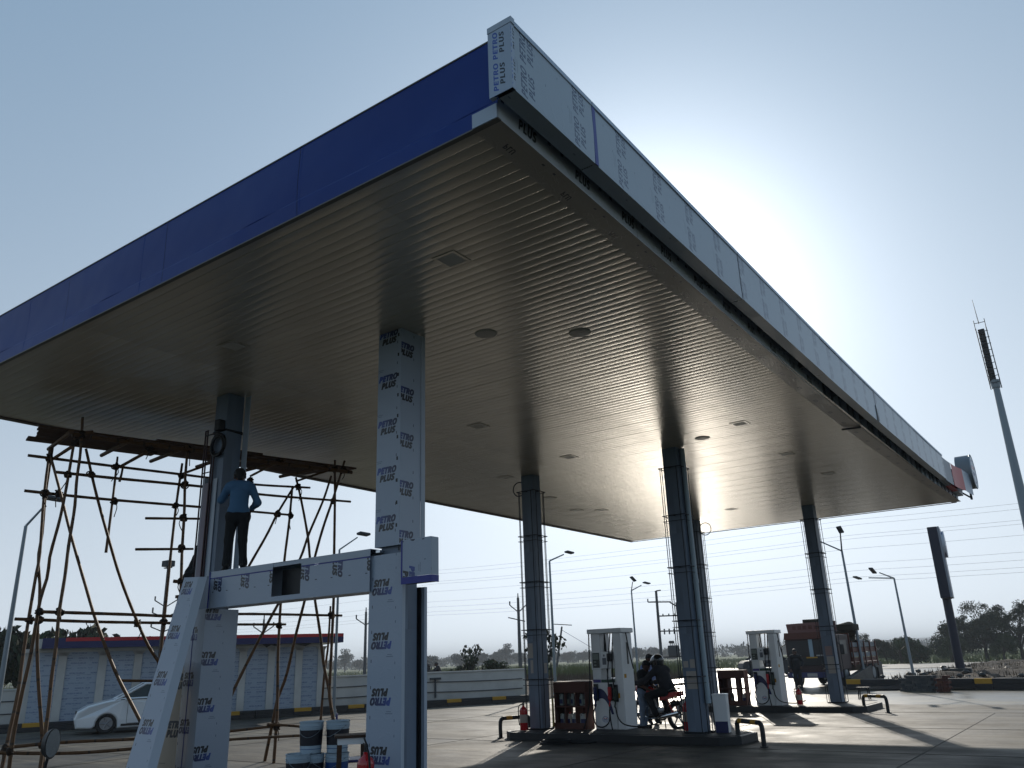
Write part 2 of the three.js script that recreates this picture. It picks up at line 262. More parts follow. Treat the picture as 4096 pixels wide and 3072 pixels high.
// ------------------------------------------------------------ canopy
const H = 5.834, X0 = -14.77, X1 = -3.26, Z0 = -4.56, Z1 = -28.59;
const bow = (z) => { const t = (z - Z0) / (Z1 - Z0); return -0.2 * Math.sin(Math.PI * Math.min(1, Math.max(0, t))) * (0.75 + 0.25 * t); };    // the long edge is not quite straight
const canopy = thing('station_canopy', 'long fuel station canopy with pale slatted soffit and blue front fascia', 'canopy', [(X0 + X1) / 2, 0, (Z0 + Z1) / 2]);
const CX = (X0 + X1) / 2, CZ = (Z0 + Z1) / 2;
const inCanopy = (name, geos, mat) => { const g = merge(Array.isArray(geos) ? geos : [geos]); g.translate(-CX, 0, -CZ); return obj(name, g, mat, canopy); };
{ // slats: rolled sheet, slightly crowned, running across the canopy
  const pitch = 0.1385, n = Math.floor((Z0 - 0.03 - Z1) / pitch), prof = [];
  for (const t of [-1, -0.93, -0.82, -0.55, -0.25, 0, 0.25, 0.55, 0.82, 0.93, 1]) { prof.push([t * pitch * 0.499, 0.003 * Math.abs(t) ** 2.4]); }
  prof.unshift([-pitch * 0.499, 0.016]); prof.push([pitch * 0.499, 0.016]);
  const variants = [0, 1, 2, 3].map((k) => quadSheet((u, v) => { const p = prof[Math.round(u * 12)], x = lerp(X0 + 0.06, X1 - 0.12, v); return [x - CX, p[1] + 0.0009 * Math.sin(x * (0.7 + 0.13 * k) + k * 1.9) - 0.0003 * k, p[0], x, p[0] + k * 1.7]; }, 12, 22));
  for (let i = 0; i < n; i++) { const m = shadows(new THREE.Mesh(variants[(i * 7 + (i >> 2)) % 4], matSlat)); m.name = 'ceiling_slat'; m.position.set(0, H, Z0 - 0.03 - (i + 0.5) * pitch - CZ); m.rotation.x = rr(-0.0016, 0.0016) - 0.003; canopy.add(m); }
  inCanopy('roof_deck', [bx(X0 + 0.03, X1 - 0.22, H + 0.02, H + 0.05, Z1 + 0.03, Z0 - 0.03), bx(X0 + 0.03, X1 - 0.22, 6.42, 6.46, Z1 + 0.03, Z0 - 0.05)], matDeck);
}
{ // blue vinyl fascia along the near end, in gently waved sheets
  const xs = [-14.85, -12.62, -10.35, -8.1, -5.75, -3.26];
  for (let k = 0; k < 5; k++) {
    const a = xs[k] + 0.003, b = xs[k + 1] - 0.003;
    inCanopy('blue_fascia_panel', quadSheet((u, v) => { const x = lerp(a, b, u), y = lerp(H - 0.005, 6.625, v), w = Math.sin(v * Math.PI) * (0.012 * Math.sin(x * 1.9 + 0.6) + 0.01 * Math.sin(x * 0.83 + v * 2)) ; return [x, y, Z0 + 0.012 + w, x, y]; }, 24, 8), matBlue);
  }
  inCanopy('fascia_trim', [bx(-14.85, X1, H - 0.018, H - 0.004, Z0 - 0.03, Z0 + 0.02), bx(-14.85, X1 - 0.02, 6.628, 6.64, Z0 - 0.06, Z0 + 0.02)], M('soffit edge trim', 0x5d5a54, 0.5));
  inCanopy('fascia_backing', [bx(-14.84, X1 - 0.12, H + 0.07, 6.61, Z0 - 0.05, Z0 - 0.035)], matDeck);
  inCanopy('blue_fascia_panel', [bx(X0 - 0.06, X0 - 0.02, H + 0.02, 6.62, Z1, Z0 - 0.035)], matBlue);
  inCanopy('blue_fascia_panel', [bx(X0, X1 - 0.1, H + 0.02, 6.55, Z1 - 0.05, Z1 - 0.01)], matBlue);
  inCanopy('soffit_edge_angle', [bx(X0 - 0.08, X0 + 0.06, H - 0.02, H - 0.004, Z1, Z0 - 0.035), bx(X0 - 0.08, X1 - 0.14, H - 0.022, H - 0.006, Z1 - 0.06, Z1)], M('brown edge angle', 0x544a40, 0.6));
}
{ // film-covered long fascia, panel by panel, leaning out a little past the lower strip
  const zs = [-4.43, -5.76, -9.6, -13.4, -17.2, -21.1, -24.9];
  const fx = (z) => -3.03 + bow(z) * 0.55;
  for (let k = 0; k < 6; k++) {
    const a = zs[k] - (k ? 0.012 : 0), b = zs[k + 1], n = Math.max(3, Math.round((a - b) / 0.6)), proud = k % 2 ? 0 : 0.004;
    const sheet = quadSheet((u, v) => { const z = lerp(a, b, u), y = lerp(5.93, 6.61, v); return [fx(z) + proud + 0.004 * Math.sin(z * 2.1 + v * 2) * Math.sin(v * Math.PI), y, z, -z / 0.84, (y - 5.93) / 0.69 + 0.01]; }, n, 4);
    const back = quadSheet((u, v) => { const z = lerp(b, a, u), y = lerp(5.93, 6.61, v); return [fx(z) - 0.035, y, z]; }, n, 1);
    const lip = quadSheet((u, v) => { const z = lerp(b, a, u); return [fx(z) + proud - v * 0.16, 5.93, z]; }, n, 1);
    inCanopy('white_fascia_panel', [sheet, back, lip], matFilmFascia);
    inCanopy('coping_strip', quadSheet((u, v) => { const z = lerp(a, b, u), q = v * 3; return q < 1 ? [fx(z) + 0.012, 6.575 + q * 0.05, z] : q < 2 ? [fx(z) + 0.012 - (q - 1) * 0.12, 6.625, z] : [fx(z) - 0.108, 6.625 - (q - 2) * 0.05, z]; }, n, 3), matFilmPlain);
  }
  inCanopy('joint_cover', bx(fx(-5.76) - 0.002, fx(-5.76) + 0.008, 5.93, 6.57, -5.82, -5.762), matBlueTrim);
  inCanopy('torn_joint', [ext([[0, 0], [0.16, 0.02], [0.03, 0.34]], 0.01).rotateY(Math.PI / 2).translate(fx(-17.2) + 0.004, 5.93, -17.12)], matBlack);
  // return of the fascia round the near corner
  const ret = bx(-3.255, -3.02, 5.93, 6.575, -4.47, -4.425); const uv = ret.attributes.uv; for (let i = 0; i < uv.count; i++) { const x = uv.getX(i), y = uv.getY(i); uv.setXY(i, (x + 3.25) / 0.23, (y - 5.94) / 0.63); }
  inCanopy('corner_return', ret, matFilmCorner);
  inCanopy('coping_strip', [bx(-3.258, -3.012, 6.577, 6.635, -4.474, -4.421)], matFilmPlain);
  inCanopy('fascia_bracket', [bx(-3.4, -3.25, 6.3, 6.36, -28.4, -4.6), ...Array.from({ length: 12 }, (_, i) => bx(-3.5, fx(-5 - 2 * i) - 0.04, 6.0, 6.4, -5 - 2 * i, -5.06 - 2 * i))], matDeck);
  inCanopy('gutter_cover', [0, 0.012].map((h) => quadSheet((u, v) => { const z = lerp(-4.62, -28.4, v); return [lerp(-3.75, fx(z) - 0.037, u), 6.47 + h, z]; }, 1, 24)), matDeck);
  // far end: curved grey, red and white sections
  const ez = (a, b, out0, out1, name, mat) => inCanopy(name, [quadSheet((u, v) => { const z = lerp(a, b, u); return [lerp(out0, out1, u * u) , lerp(5.93, 6.59, v), z, -z, lerp(5.93, 6.59, v)]; }, 6, 2), bx(-3.3, -3.14, 5.95, 6.55, b + 0.02, a - 0.02)], mat);
  ez(-24.915, -26.1, -3.1, -3.06, 'grey_end_panel', M('grey blue end panel', 0x5a6a78, 0.4));
  ez(-26.1, -27.3, -3.05, -2.93, 'red_end_panel', matRed);
  ez(-27.3, -28.35, -2.93, -2.86, 'white_end_panel', matFilmPlain);
  // lower strip with its flat soffit lip
  const sx = (z) => X1 + bow(z);
  const ss = [-4.55, -7.1, -9.65, -12.2, -14.4];
  for (let k = 0; k < 4; k++) {
    const a = ss[k], b = ss[k + 1] + 0.004, n = 6;
    inCanopy('lower_strip', [quadSheet((u, v) => { const z = lerp(a, b, u); return [sx(z), lerp(H - 0.012, 6.2, v), z, -z * 1.05, (lerp(H, 6.2, v) - H) * 3.4 + 0.05]; }, n, 1)], matFilmStrip);
  }
  inCanopy('lower_strip', bx(-3.52, X1 - 0.002, H - 0.012, 5.96, Z0 - 0.002, Z0 + 0.03), matFilmPlain);
  for (let k = 0; k < 8; k++) { const a = Z0 - k * 3, b = Math.max(Z1, a - 2.997);
    inCanopy('soffit_lip', quadSheet((u, v) => { const z = lerp(a, b, v); return [sx(z) - lerp(0, 0.27, u), H - 0.012, z, -z * 1.05, u]; }, 1, 6), matFilmLip); }
  inCanopy('soffit_lip_edge', quadSheet((u, v) => { const z = lerp(Z0, Z1, v); return [sx(z) - 0.27, H - 0.012 + u * 0.03, z]; }, 1, 20), matDeck);
  for (let i = 0; i < 26; i++) { const z = -14.6 - i * 0.53; inCanopy('hanger_plate', bx(sx(z) - 0.03, sx(z) - 0.002, H - 0.005, 6.12, z - 0.3 - 0.05 * (i % 3), z), i % 3 ? matFilmPlain : matGrey); }
  inCanopy('loose_bracket', [rod([sx(-17) + 0.02, H - 0.03, -16.9], [sx(-17) - 0.3, H - 0.06, -16.7], 0.02)], matBlack);
  inCanopy('gutter_back', quadSheet((u, v) => { const z = lerp(Z0 - 0.03, Z1, v); return [sx(z) - 0.12, lerp(H, 6.4, u), z]; }, 1, 16), matDeck);
}
const squareSpots = [[-5.16, -6.22], [-9.1, -6.26], [-9.09, -11.7], [-5.22, -15.03], [-9.15, -15.03], [-5.34, -18.25], [-11.4, -15.73], [-12.6, -20.96], [-12.1, -18.7], [-12.05, -21.5], [-9.1, -24.45], [-5.24, -21.2]];
const sqNames = ['nearest the white fascia corner', 'left of the printed post near the blue fascia', 'behind the printed white post', 'near the white fascia in mid canopy', 'between the two posts of the middle island', 'second back along the white fascia', 'above the bare post of the middle island', 'farthest to the left end', 'on the left side of the canopy', 'beside the one at the far left', 'over the far island', 'third back along the white fascia'];
{
  let first;
  squareSpots.forEach(([x, z], i) => {
    const label = 'flush square soffit light ' + sqNames[i];
    if (first) return dup(first, label, [x, H, z]);
    first = thing('ceiling_light', label, 'ceiling light', [x, H, z], 0, 'square lights set flush in the canopy soffit');
    const s = 0.155; obj('frame', [bx(-s, s, -0.009, -0.002, -s, -s + 0.035), bx(-s, s, -0.009, -0.002, s - 0.035, s), bx(-s, -s + 0.035, -0.0088, -0.0022, -s + 0.036, s - 0.036), bx(s - 0.035, s, -0.0088, -0.0022, -s + 0.036, s - 0.036)], matSlat, first);
    obj('diffuser', bx(-s + 0.036, s - 0.036, -0.007, -0.002, -s + 0.036, s - 0.036), matLampGlass, first);
  });
  let r0; [[-6.18, -8.17, 'nearer round soffit disc left of the middle of the canopy'], [-5.18, -8.98, 'round soffit disc nearer the white fascia'], [-6.23, -15.56, 'dark round soffit disc beside the post of the middle island']].forEach(([x, z, l]) => {
    if (r0) return dup(r0, l, [x, H, z]);
    r0 = thing('soffit_disc', l, 'ceiling light', [x, H, z], 0, 'round discs on the canopy soffit');
    obj('disc', lathe([[0.001, -0.016], [0.13, -0.016], [0.15, -0.01], [0.155, -0.002]], 0, 0, 0, 24), M('dull disc', 0xb8b0a3, 0.5), r0);
  });
}
{ // drum sign at the far corner
  const d = thing('round_drum_sign', 'grey drum shaped roundel sign standing at the far right corner of the canopy', 'sign', [-2.98, 6.72, -28.75]);
  obj('drum', [fin(new THREE.CylinderGeometry(0.53, 0.53, 0.42, 36).rotateZ(Math.PI / 2))], matGrey, d);
  const f = new THREE.CircleGeometry(0.5, 36); f.rotateY(Math.PI / 2); f.translate(0.214, 0, 0); obj('face_print', fin(f), matRoundel, d);
  obj('rim', fin(new THREE.TorusGeometry(0.53, 0.02, 6, 40).rotateY(Math.PI / 2).translate(0.205, 0, 0)), matGalv, d);
  obj('support_leg', [bx(-0.03, 0.03, -0.85, -0.5, -0.03, 0.03), rod([0, -0.8, 0], [-0.35, -0.5, 0], 0.025)], matBlack, d);
}

// ------------------------------------------------------------ columns
function cage(col, half, y0, y1, mat = matCage) { // pairs of rods at the corners tied by hoops, ready for cladding
  const e = half + 0.085, bars = [];
  for (const [sx, sz] of [[-1, -1], [1, -1], [1, 1], [-1, 1]]) {
    for (const [dx, dz] of [[0, -0.085 * sz], [-0.085 * sx, 0]]) obj('cladding_rod', rod([sx * e + dx, y0, sz * e + dz], [sx * e + dx, y1, sz * e + dz], 0.0085, 0.0085, 6), mat, col);
  }
  const hoops = [y1 - 0.01]; for (let y = y0 + 1.02; y < y1 - 0.3; y += 1.06) hoops.push(y);
  for (const y of hoops) { const g = []; for (const s of [-1, 1]) { g.push(bx(-e, e, y - 0.009, y + 0.009, s * e - 0.006, s * e + 0.006), bx(s * e - 0.006, s * e + 0.006, y - 0.0088, y + 0.0088, -e + 0.006, e - 0.006)); g.push(bx(-0.012, 0.012, y - 0.012, y + 0.012, s * half, s * e), bx(s * half, s * e, y - 0.012, y + 0.012, -0.0121, 0.0121)); if (y < y1 - 0.1) g.push(bx(-e, e, y - 0.125, y - 0.114, s * e - 0.005, s * e + 0.005), bx(s * e - 0.005, s * e + 0.005, y - 0.1245, y - 0.1145, -e + 0.006, e - 0.006)); } obj('hoop', g, mat, col); }
}
function steelColumn(label, x, z, half = 0.165, base = 0.16) {
  const c = thing('canopy_column', label, 'column', [x, 0, z], 0, undefined);
  obj('shaft', [bx(-half, half, base, H - 0.004, -half, half, 0.012)], matSteel, c);
  obj('base_plate', bx(-half - 0.06, half + 0.06, base - 0.005, base + 0.025, -half - 0.06, half + 0.06), matCage, c);
  const seams = []; for (let y = 1.1; y < 5.6; y += 1.06) seams.push(bx(-half - 0.003, half + 0.003, y, y + 0.014, -half - 0.003, half + 0.003)); obj('weld_band', seams, matSteel, c);
  return c;
}
const col3 = steelColumn('bare grey post with wire cladding frames at the left end of the middle island', -10.9, -16.04); cage(col3, 0.165, 0.17, 5.44);
obj('cable_loop', fin(new THREE.TorusGeometry(0.17, 0.014, 6, 28).translate(-0.24, 5.52, 0.15)), matBlack, col3);
for (const [x, y, w, h, z] of [[0.0, 1.8, 0.14, 0.32, 1], [0.03, 1.46, 0.07, 0.28, 1], [0.17, 1.42, 0.1, 0.22, 0]]) obj('notice', z ? bx(x - w / 2 - 0.08, x + w / 2 - 0.08, y - h / 2, y + h / 2, 0.166, 0.172) : bx(0.166, 0.172, y - h / 2, y + h / 2, -0.1, 0.0), matPaper, col3);
obj('yellow_strip', bx(0.17, 0.2, 0.18, 0.78, -0.27, -0.24), M('yellow strip', 0xb0a04a, 0.6), col3);
const col4 = steelColumn('dark bare post with a pale drain pipe at the right end of the middle island', -7.12, -15.98); cage(col4, 0.165, 0.17, 5.4);
obj('drain_pipe', [rod([0.225, 0.72, -0.02], [0.225, 5.8, -0.02], 0.055, 0.055, 14), rod([0.225, 0.69, -0.02], [0.225, 0.76, -0.02], 0.065, 0.065, 14), rod([0.225, 2.98, -0.02], [0.225, 3.06, -0.02], 0.066, 0.066, 14)], matPipe, col4);
for (const [x, y, w, h] of [[-0.08, 1.42, 0.1, 0.12], [0.06, 1.43, 0.1, 0.16], [0.02, 1.2, 0.22, 0.18], [0.02, 1.03, 0.22, 0.14]]) obj('notice', bx(x - w / 2, x + w / 2, y - h / 2, y + h / 2, 0.166, 0.172), matPaper, col4);
const col5 = steelColumn('bare post standing behind the dark post with the drain pipe', -10.9, -25.65); cage(col5, 0.165, 0.17, 5.44);
obj('cable_loop', fin(new THREE.TorusGeometry(0.2, 0.014, 6, 28).translate(0.42, 5.5, 0.1)), matBlack, col5);
const col6 = steelColumn('bare post in front of the orange truck at the far island', -7.1, -25.65); cage(col6, 0.165, 0.17, 5.4);
obj('notice', bx(-0.08, 0.12, 0.95, 1.42, 0.166, 0.172), matPaper, col6); obj('notice', bx(-0.09, 0.1, 1.44, 1.7, 0.166, 0.172), M('pinkish notice', 0x8f7d7c, 0.8), col6);

// clad column with upright print above and inverted print below
function cladBox(col, x0, x1, y0, y1, z0, z1, mat, upside, shift = 0, sides = 'zx', c = 0.17) {
  const put = (name, g) => { rotUV(g, upside ? Math.PI : 0, 1 / 0.62, 0, 0); return obj(name, g, mat, col); };
  if (sides.includes('z')) { const g = bx(x0, x1, y0, y1, z1 - 0.004, z1); const a = g.attributes.uv; for (let i = 0; i < a.count; i++) a.setXY(i, a.getX(i) - x0 + (upside ? -c - 0.23 : 0.23 - c), a.getY(i) + shift); put('cladding_panel', g); }
  if (sides.includes('x')) { const g = bx(x1 - 0.004, x1, y0, y1, z0, z1 - 0.005); const a = g.attributes.uv; for (let i = 0; i < a.count; i++) a.setXY(i, a.getX(i) + z1 + (upside ? -0.35 : 0.16), a.getY(i) + shift + 0.2); put('cladding_panel', g); }
}
{
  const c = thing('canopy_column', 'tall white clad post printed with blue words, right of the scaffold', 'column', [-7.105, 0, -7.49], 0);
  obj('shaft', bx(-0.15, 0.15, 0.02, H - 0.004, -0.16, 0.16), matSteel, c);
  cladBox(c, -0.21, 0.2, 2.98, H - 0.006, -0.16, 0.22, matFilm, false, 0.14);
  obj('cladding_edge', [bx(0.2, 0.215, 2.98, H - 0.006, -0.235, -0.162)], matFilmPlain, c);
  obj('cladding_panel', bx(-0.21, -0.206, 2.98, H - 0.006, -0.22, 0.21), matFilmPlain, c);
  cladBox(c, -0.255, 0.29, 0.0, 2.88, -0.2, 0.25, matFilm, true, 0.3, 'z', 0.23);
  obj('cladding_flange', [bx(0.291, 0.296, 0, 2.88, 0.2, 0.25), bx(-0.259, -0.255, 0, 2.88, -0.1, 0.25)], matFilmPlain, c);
  obj('shaft_back', bx(0.08, 0.165, 0, 2.5, -0.26, -0.2), matBlack, c); obj('cladding_edge', [bx(0.166, 0.215, 0, 2.5, -0.235, -0.228), bx(0.2151, 0.22, 0, 2.5, -0.27, -0.22)], matFilmPlain, c);
  const dots = []; for (let y = 0.4; y < 5.8; y += 0.28) dots.push(bx(0.14, 0.165, y, y + 0.045, y > 2.95 ? 0.22 : 0.17, y > 2.95 ? 0.2215 : 0.171)); obj('rivet', dots, matBlack, c);
  obj('clamp', [bx(-0.19, -0.1, 2.915, 2.945, 0.18, 0.24)], matChrome, c);
}
{
  const c = thing('canopy_column', 'half clad post behind the worker in the blue shirt', 'column', [-11.0, 0, -7.6], 0);
  obj('shaft', [bx(-0.165, 0.155, 0.02, H - 0.004, -0.15, 0.155, 0.01)], matSteel, c);
  obj('shaft_seam', [bx(-0.17, 0.16, 5.2, 5.235, -0.155, 0.16)], matCage, c);
  obj('cladding_edge', [bx(0.165, 0.29, 2.95, H - 0.006, -0.175, -0.165)], matFilmPlain, c);
  obj('cladding_edge', [bx(-0.05, 0.06, 2.95, 4.45, 0.165, 0.172), bx(-0.3, -0.27, 2.95, 4.5, -0.1, 0.17)], matFilmPlain, c);
  obj('cladding_edge', [bx(-0.266, -0.12, 2.95, 4.4, 0.176, 0.184)], M('lilac backing film', 0x837b86, 0.6), c);
  obj('cable_coil', [fin(new THREE.TorusGeometry(0.165, 0.028, 8, 30).translate(0.05, 4.98, 0.2)), fin(new THREE.TorusGeometry(0.155, 0.02, 8, 30).translate(0.06, 4.95, 0.225))], matBlack, c);
  obj('winch_block', [bx(-0.0, 0.13, 5.2, 5.38, 0.156, 0.27, 0.02), rod([-0.4, 5.22, 0.14], [0.05, 5.17, 0.2], 0.012), rod([0.13, 5.22, 0.165], [0.17, 5.2, -0.15], 0.014)], matBlack, c);
  for (const dx of [-0.43, -0.37]) obj('cladding_rod', rod([dx, 2.95, 0.12], [dx, 5.3, 0.12], 0.013), matRustRod, c);
  obj('cladding_rod', [rod([-0.44, 5.3, 0.12], [-0.36, 5.3, 0.12], 0.012), rod([-0.43, 4.6, 0.12], [-0.16, 4.6, 0.12], 0.01)], matRustRod, c);
  for (const dx of [-0.06, -0.12]) obj('cladding_rod', rod([dx, 2.95, 0.19], [dx + 0.01, 4.9, 0.19], 0.013), matRustRod, c);
  cladBox(c, -0.22, 0.17, 0.0, 2.46, -0.2, 0.35, matFilm, true, 0.05, 'z', 0.32);
  cladBox(c, -0.22, 0.33, 0.0, 2.46, -0.2, 0.36, matFilm, true, 0.2, 'x');
  obj('cladding_flange', [bx(0.17, 0.324, 0, 2.46, 0.33, 0.354), bx(-0.224, -0.22, 0, 2.46, -0.2, 0.349)], matFilmPlain, c);
  obj('cladding_flange', [bx(0.06, 0.068, 0, 2.46, 0.351, 0.356)], matBlueTrim, c);
}
{ // loose tan sheet and the leaning channel
  const s = bx(-0.24, 0.2, 0, 1.75, -0.004, 0.004); rotUV(s, 0, 1 / 0.62, 0.27, 0.1);
  const t = thing('loose_cladding_sheet', 'tan film covered sheet standing behind the leaning white channel', 'panel', [-11.02, 0, -7.05], 0.1); obj('sheet', s, matFilmTan, t);
  const a = thing('leaning_panel', 'long white printed channel leaning against the beam end', 'panel', [-11.0, 0, -6.48], 0);
  const A0 = V(-10.87, 2.9, -6.98), A1 = V(-10.52, 2.88, -6.98), B0 = V(-11.12, 0.02, -6.45), B1 = V(-10.6, 0.02, -6.45);
  const off = V(-11.0, 0, -6.48), th = V(0, 0, -0.006);
  const face = quadSheet((u, v) => { const p = A0.clone().lerp(A1, u).lerp(B0.clone().lerp(B1, u), 1 - v).sub(off); return [p.x, p.y, p.z, (u * 0.5 - 0.47) / -0.62 , (v * 2.95) / -0.62]; }, 2, 8);
  const back = quadSheet((u, v) => { const p = A0.clone().lerp(A1, 1 - u).lerp(B0.clone().lerp(B1, 1 - u), 1 - v).sub(off).add(th); return [p.x, p.y, p.z]; }, 2, 8);
  obj('channel_face', [face], matFilm, a); obj('channel_back', [back], matFilmPlain, a);
  obj('channel_flange', quadSheet((u, v) => { const p = A1.clone().lerp(B1, 1 - v).sub(off); return [p.x + 0.1 * u, p.y, p.z - 0.07 * u]; }, 1, 8), matFilmPlain, a); obj('channel_flange', quadSheet((u, v) => { const p = A0.clone().lerp(B0, 1 - v).sub(off); return [p.x - 0.004, p.y, p.z - 0.1 * (1 - u)]; }, 1, 8), matFilmPlain, a);
}
{ // box beam between the two near columns
  const b = thing('box_beam', 'white printed box beam joining the two near posts, with a square hole', 'beam', [-8.4, 2.46, -7.35]);
  const xa = -10.56 + 8.4, xb = -7.32 + 8.4, w0 = -9.17 + 8.4, w1 = -8.59 + 8.4, zf = 0.15, zb = -0.15, top = 0.5;
  const pf = (x0, x1, y0, y1) => { const g = bx(x0, x1, y0, y1, zf - 0.004, zf); rotUV(g, Math.PI / 2, 1 / 0.62, 0.0, 0.68); return g; };
  obj('front_panel', pf(xa, w0, 0, 0.4), matFilm, b); obj('front_panel', pf(w1, xb, 0, 0.4), matFilm, b); obj('front_panel', pf(w0, w1, 0, 0.06), matFilm, b);
  obj('top_flange', [bx(xa, w0, 0.418, top, zf - 0.006, zf), bx(w1, xb, 0.418, top, zf - 0.006, zf), bx(w0, w1, 0.45, top, zf - 0.02, zf - 0.006), bx(xa, xb, top, top + 0.006, zb, zf)], matFilmPlain, b);
  obj('blue_seam', [bx(xa, w0, 0.402, 0.416, zf - 0.005, zf - 0.001), bx(w1, xb, 0.402, 0.416, zf - 0.005, zf - 0.001), bx(xa - 0.012, xa, 0, top, zf - 0.01, zf + 0.012)], matBlueTrim, b);
  obj('back_panel', [bx(xa, w0 + 0.42, 0, top, zb, zb + 0.005), bx(w1, xb, 0, top, zb, zb + 0.005)], matFilmPlain, b);
  obj('bottom_panel', bx(xa, xb, -0.006, -0.001, zb, zf), matFilmPlain, b);
  obj('inner_plate', [bx(w0 + 0.0, w0 + 0.43, 0.06, 0.42, -0.03, -0.02)], matBlack, b);
  // far end box beyond the printed column
  const e0 = -6.74 + 8.4, e1 = -6.29 + 8.4, ey0 = 0.03, ey1 = 0.54, z0 = 0.06, z1 = 0.19;
  const f = bx(e0, e1, ey0 + 0.08, ey1, z1 - 0.004, z1); rotUV(f, Math.PI / 2, 1 / 0.62, 0.5, -2.35); obj('end_box_front', f, matFilm, b);
  obj('end_box_side', [bx(e1 - 0.004, e1, ey0 + 0.08, ey1, z0, z1 - 0.005), bx(e0, e1 - 0.005, ey1, ey1 + 0.004, z0, z1)], matFilmPlain, b);
  obj('end_box_blue_edge', [bx(e0 - 0.02, e1 + 0.001, ey0, ey0 + 0.078, z1 - 0.008, z1 + 0.003), bx(e1 - 0.006, e1 + 0.003, ey0, ey0 + 0.078, z0, z1 - 0.009), bx(e0 - 0.024, e0 - 0.001, ey0 + 0.079, ey1, z1 - 0.01, z1 + 0.002)], matBlueTrim, b);
  obj('end_box_floor', bx(e0, e1 - 0.007, ey0 + 0.004, ey0 + 0.01, z0, z1 - 0.01), M('tan core board', 0x8d8272, 0.7), b);
}

// ------------------------------------------------------------ ground and roads
function flat(pts, y, up = true) { const s = new THREE.Shape(pts.map(([x, z]) => new THREE.Vector2(x, -z))); const g = new THREE.ShapeGeometry(s); g.rotateX(-Math.PI / 2); g.translate(0, y, 0); const f = fin(g); return boxUV(f); }
{
  const g = quadSheet((u, v) => { const r = Math.pow(u, 2.4) * 2300 + 0.01, a = v * Math.PI * 2; return [Math.cos(a) * r, -0.12, -Math.sin(a) * r, Math.cos(a) * r, Math.sin(a) * r]; }, 40, 72);
  struct('ground', g, matField);
  // forecourt slab, bounded by the kerb on the left
  struct('forecourt', [flat([[-36.5, 4], [-28.6, -12.6], [-21.1, -27.6], [24, -27.6], [24, 14], [-36.5, 14]], 0)], matConcrete);
  struct('rear_forecourt', [flat([[-21.1, -27.601], [-20.6, -28.6], [-20.6, -56], [-9.8, -56], [-9.8, -37.2], [2, -36], [24, -36], [24, -27.601]], 0)], matConcreteRear);
  struct('apron', [flat([[-60, -58], [-20.6, -47], [-20.6, -72.4], [-60, -72.4]], -0.004), flat([[-20.602, -56.002], [-9.798, -56.002], [-9.798, -72.4], [-20.602, -72.4]], -0.003)], M('dusty apron', 0x9a9182, 1, { map: rep(concreteTex, 1 / 9), roughnessMap: rep(concreteDamp, 1 / 9) }));
  struct('highway', flat([[-400, -74], [200, -74], [200, -93], [-400, -93]], 0.004), matRoad);
  struct('road_shoulder', flat([[-400, -72.401], [200, -72.401], [200, -73.999], [-400, -73.999]], 0.0), matSoil);
  // dug plot to the right, higher than the forecourt
  const soil = quadSheet((u, v) => { const z = lerp(-36.3, -71.9, v), xl = lerp(-9.2, -11.0, v), x = lerp(xl, 30, u); const e = Math.min(1, u * 14, (1 - v) * 8, v * 30);
    return [x, 0.05 + e * (0.30 + 0.5 * (fbm(x * 0.5, z * 0.5, 0, 4) - 0.35) + 0.25 * (vnoise(x * 1.7, z * 1.7) - 0.5)), z, x, z]; }, 150, 120);
  struct('soil_plot', soil, matSoil);
  const bank = quadSheet((u, v) => { const x = lerp(-60, -22.5, u), z = lerp(-31.5, -57, v); const e = Math.sin(Math.PI * Math.min(1, v * 1.3)) * Math.min(1, (1 - u) * 10, u * 8); return [x, -0.1 + e * (0.35 + 0.4 * fbm(x * 0.3, z * 0.3, 0, 4)), z, x, z]; }, 90, 60);
  struct('earth_bank', bank, matSoil);
}
{ // saw-cut joints between the slabs, filled with dark sealant
  const j = []; for (let z = 8; z > -27; z -= 4.6) j.push(bx(-30, 22, 0.002, 0.006, z - 0.006, z + 0.006)); for (let x = -26; x < 22; x += 4.6) for (let z = 8; z > -22; z -= 4.6) j.push(bx(x - 0.005, x + 0.005, 0.002, 0.006, z - 4.59, z - 0.01));
  const o = struct('slab_joints', j, M('joint sealant', 0x45423c, 0.9));
}
{ // distant wooded hills
  const mk = (r, a0, a1, h, n, f, sd) => quadSheet((u, v) => { const a = THREE.MathUtils.degToRad(lerp(a0, a1, u)), y = v * (h * (0.35 + 0.9 * fbm(u * f + sd, 3.1 + sd, 0, 5))) - 1, R = r + v * 60; return [Math.sin(a) * R, y, -Math.cos(a) * R]; }, n, 1);
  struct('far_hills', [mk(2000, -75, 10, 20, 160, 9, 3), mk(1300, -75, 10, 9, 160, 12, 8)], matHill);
}
// kerbs: separate painted blocks
function kerbRun(name, label, p, q, h, d, yellowEvery, black = 1.35, yellow = 0.62, offset = 0) {
  const a = V(p[0], 0, p[1]), b = V(q[0], 0, q[1]), L = a.distanceTo(b), k = thing(name, label, 'kerb', [a.x, 0, a.z], Math.atan2(-(b.z - a.z), b.x - a.x));
  let s = 0, i = offset; const gb = {};
  while (s < L - 0.05) { const y = i % 2, w = Math.min(L - s, y ? yellow : black); const key = y + '_' + w.toFixed(2);
    gb[key] ??= [bx(0.004, w - 0.004, 0.004, h * 0.52, -d, 0, 0.012), bx(0.004, w - 0.004, h * 0.52, h, -d, 0, 0.015)];
    const lo = shadows(new THREE.Mesh(gb[key][0], matKerbBlack)), up = shadows(new THREE.Mesh(gb[key][1], y ? matKerbYellow : matKerbBlack));
    for (const m of [lo, up]) { m.name = 'kerb_block'; m.position.x = s; k.add(m); } s += w; i++; }
  return k;
}
kerbRun('kerb', 'black and yellow kerb in front of the film covered building', [-36, 2.2], [-25.2, -19.4], 0.26, 0.2, 3);
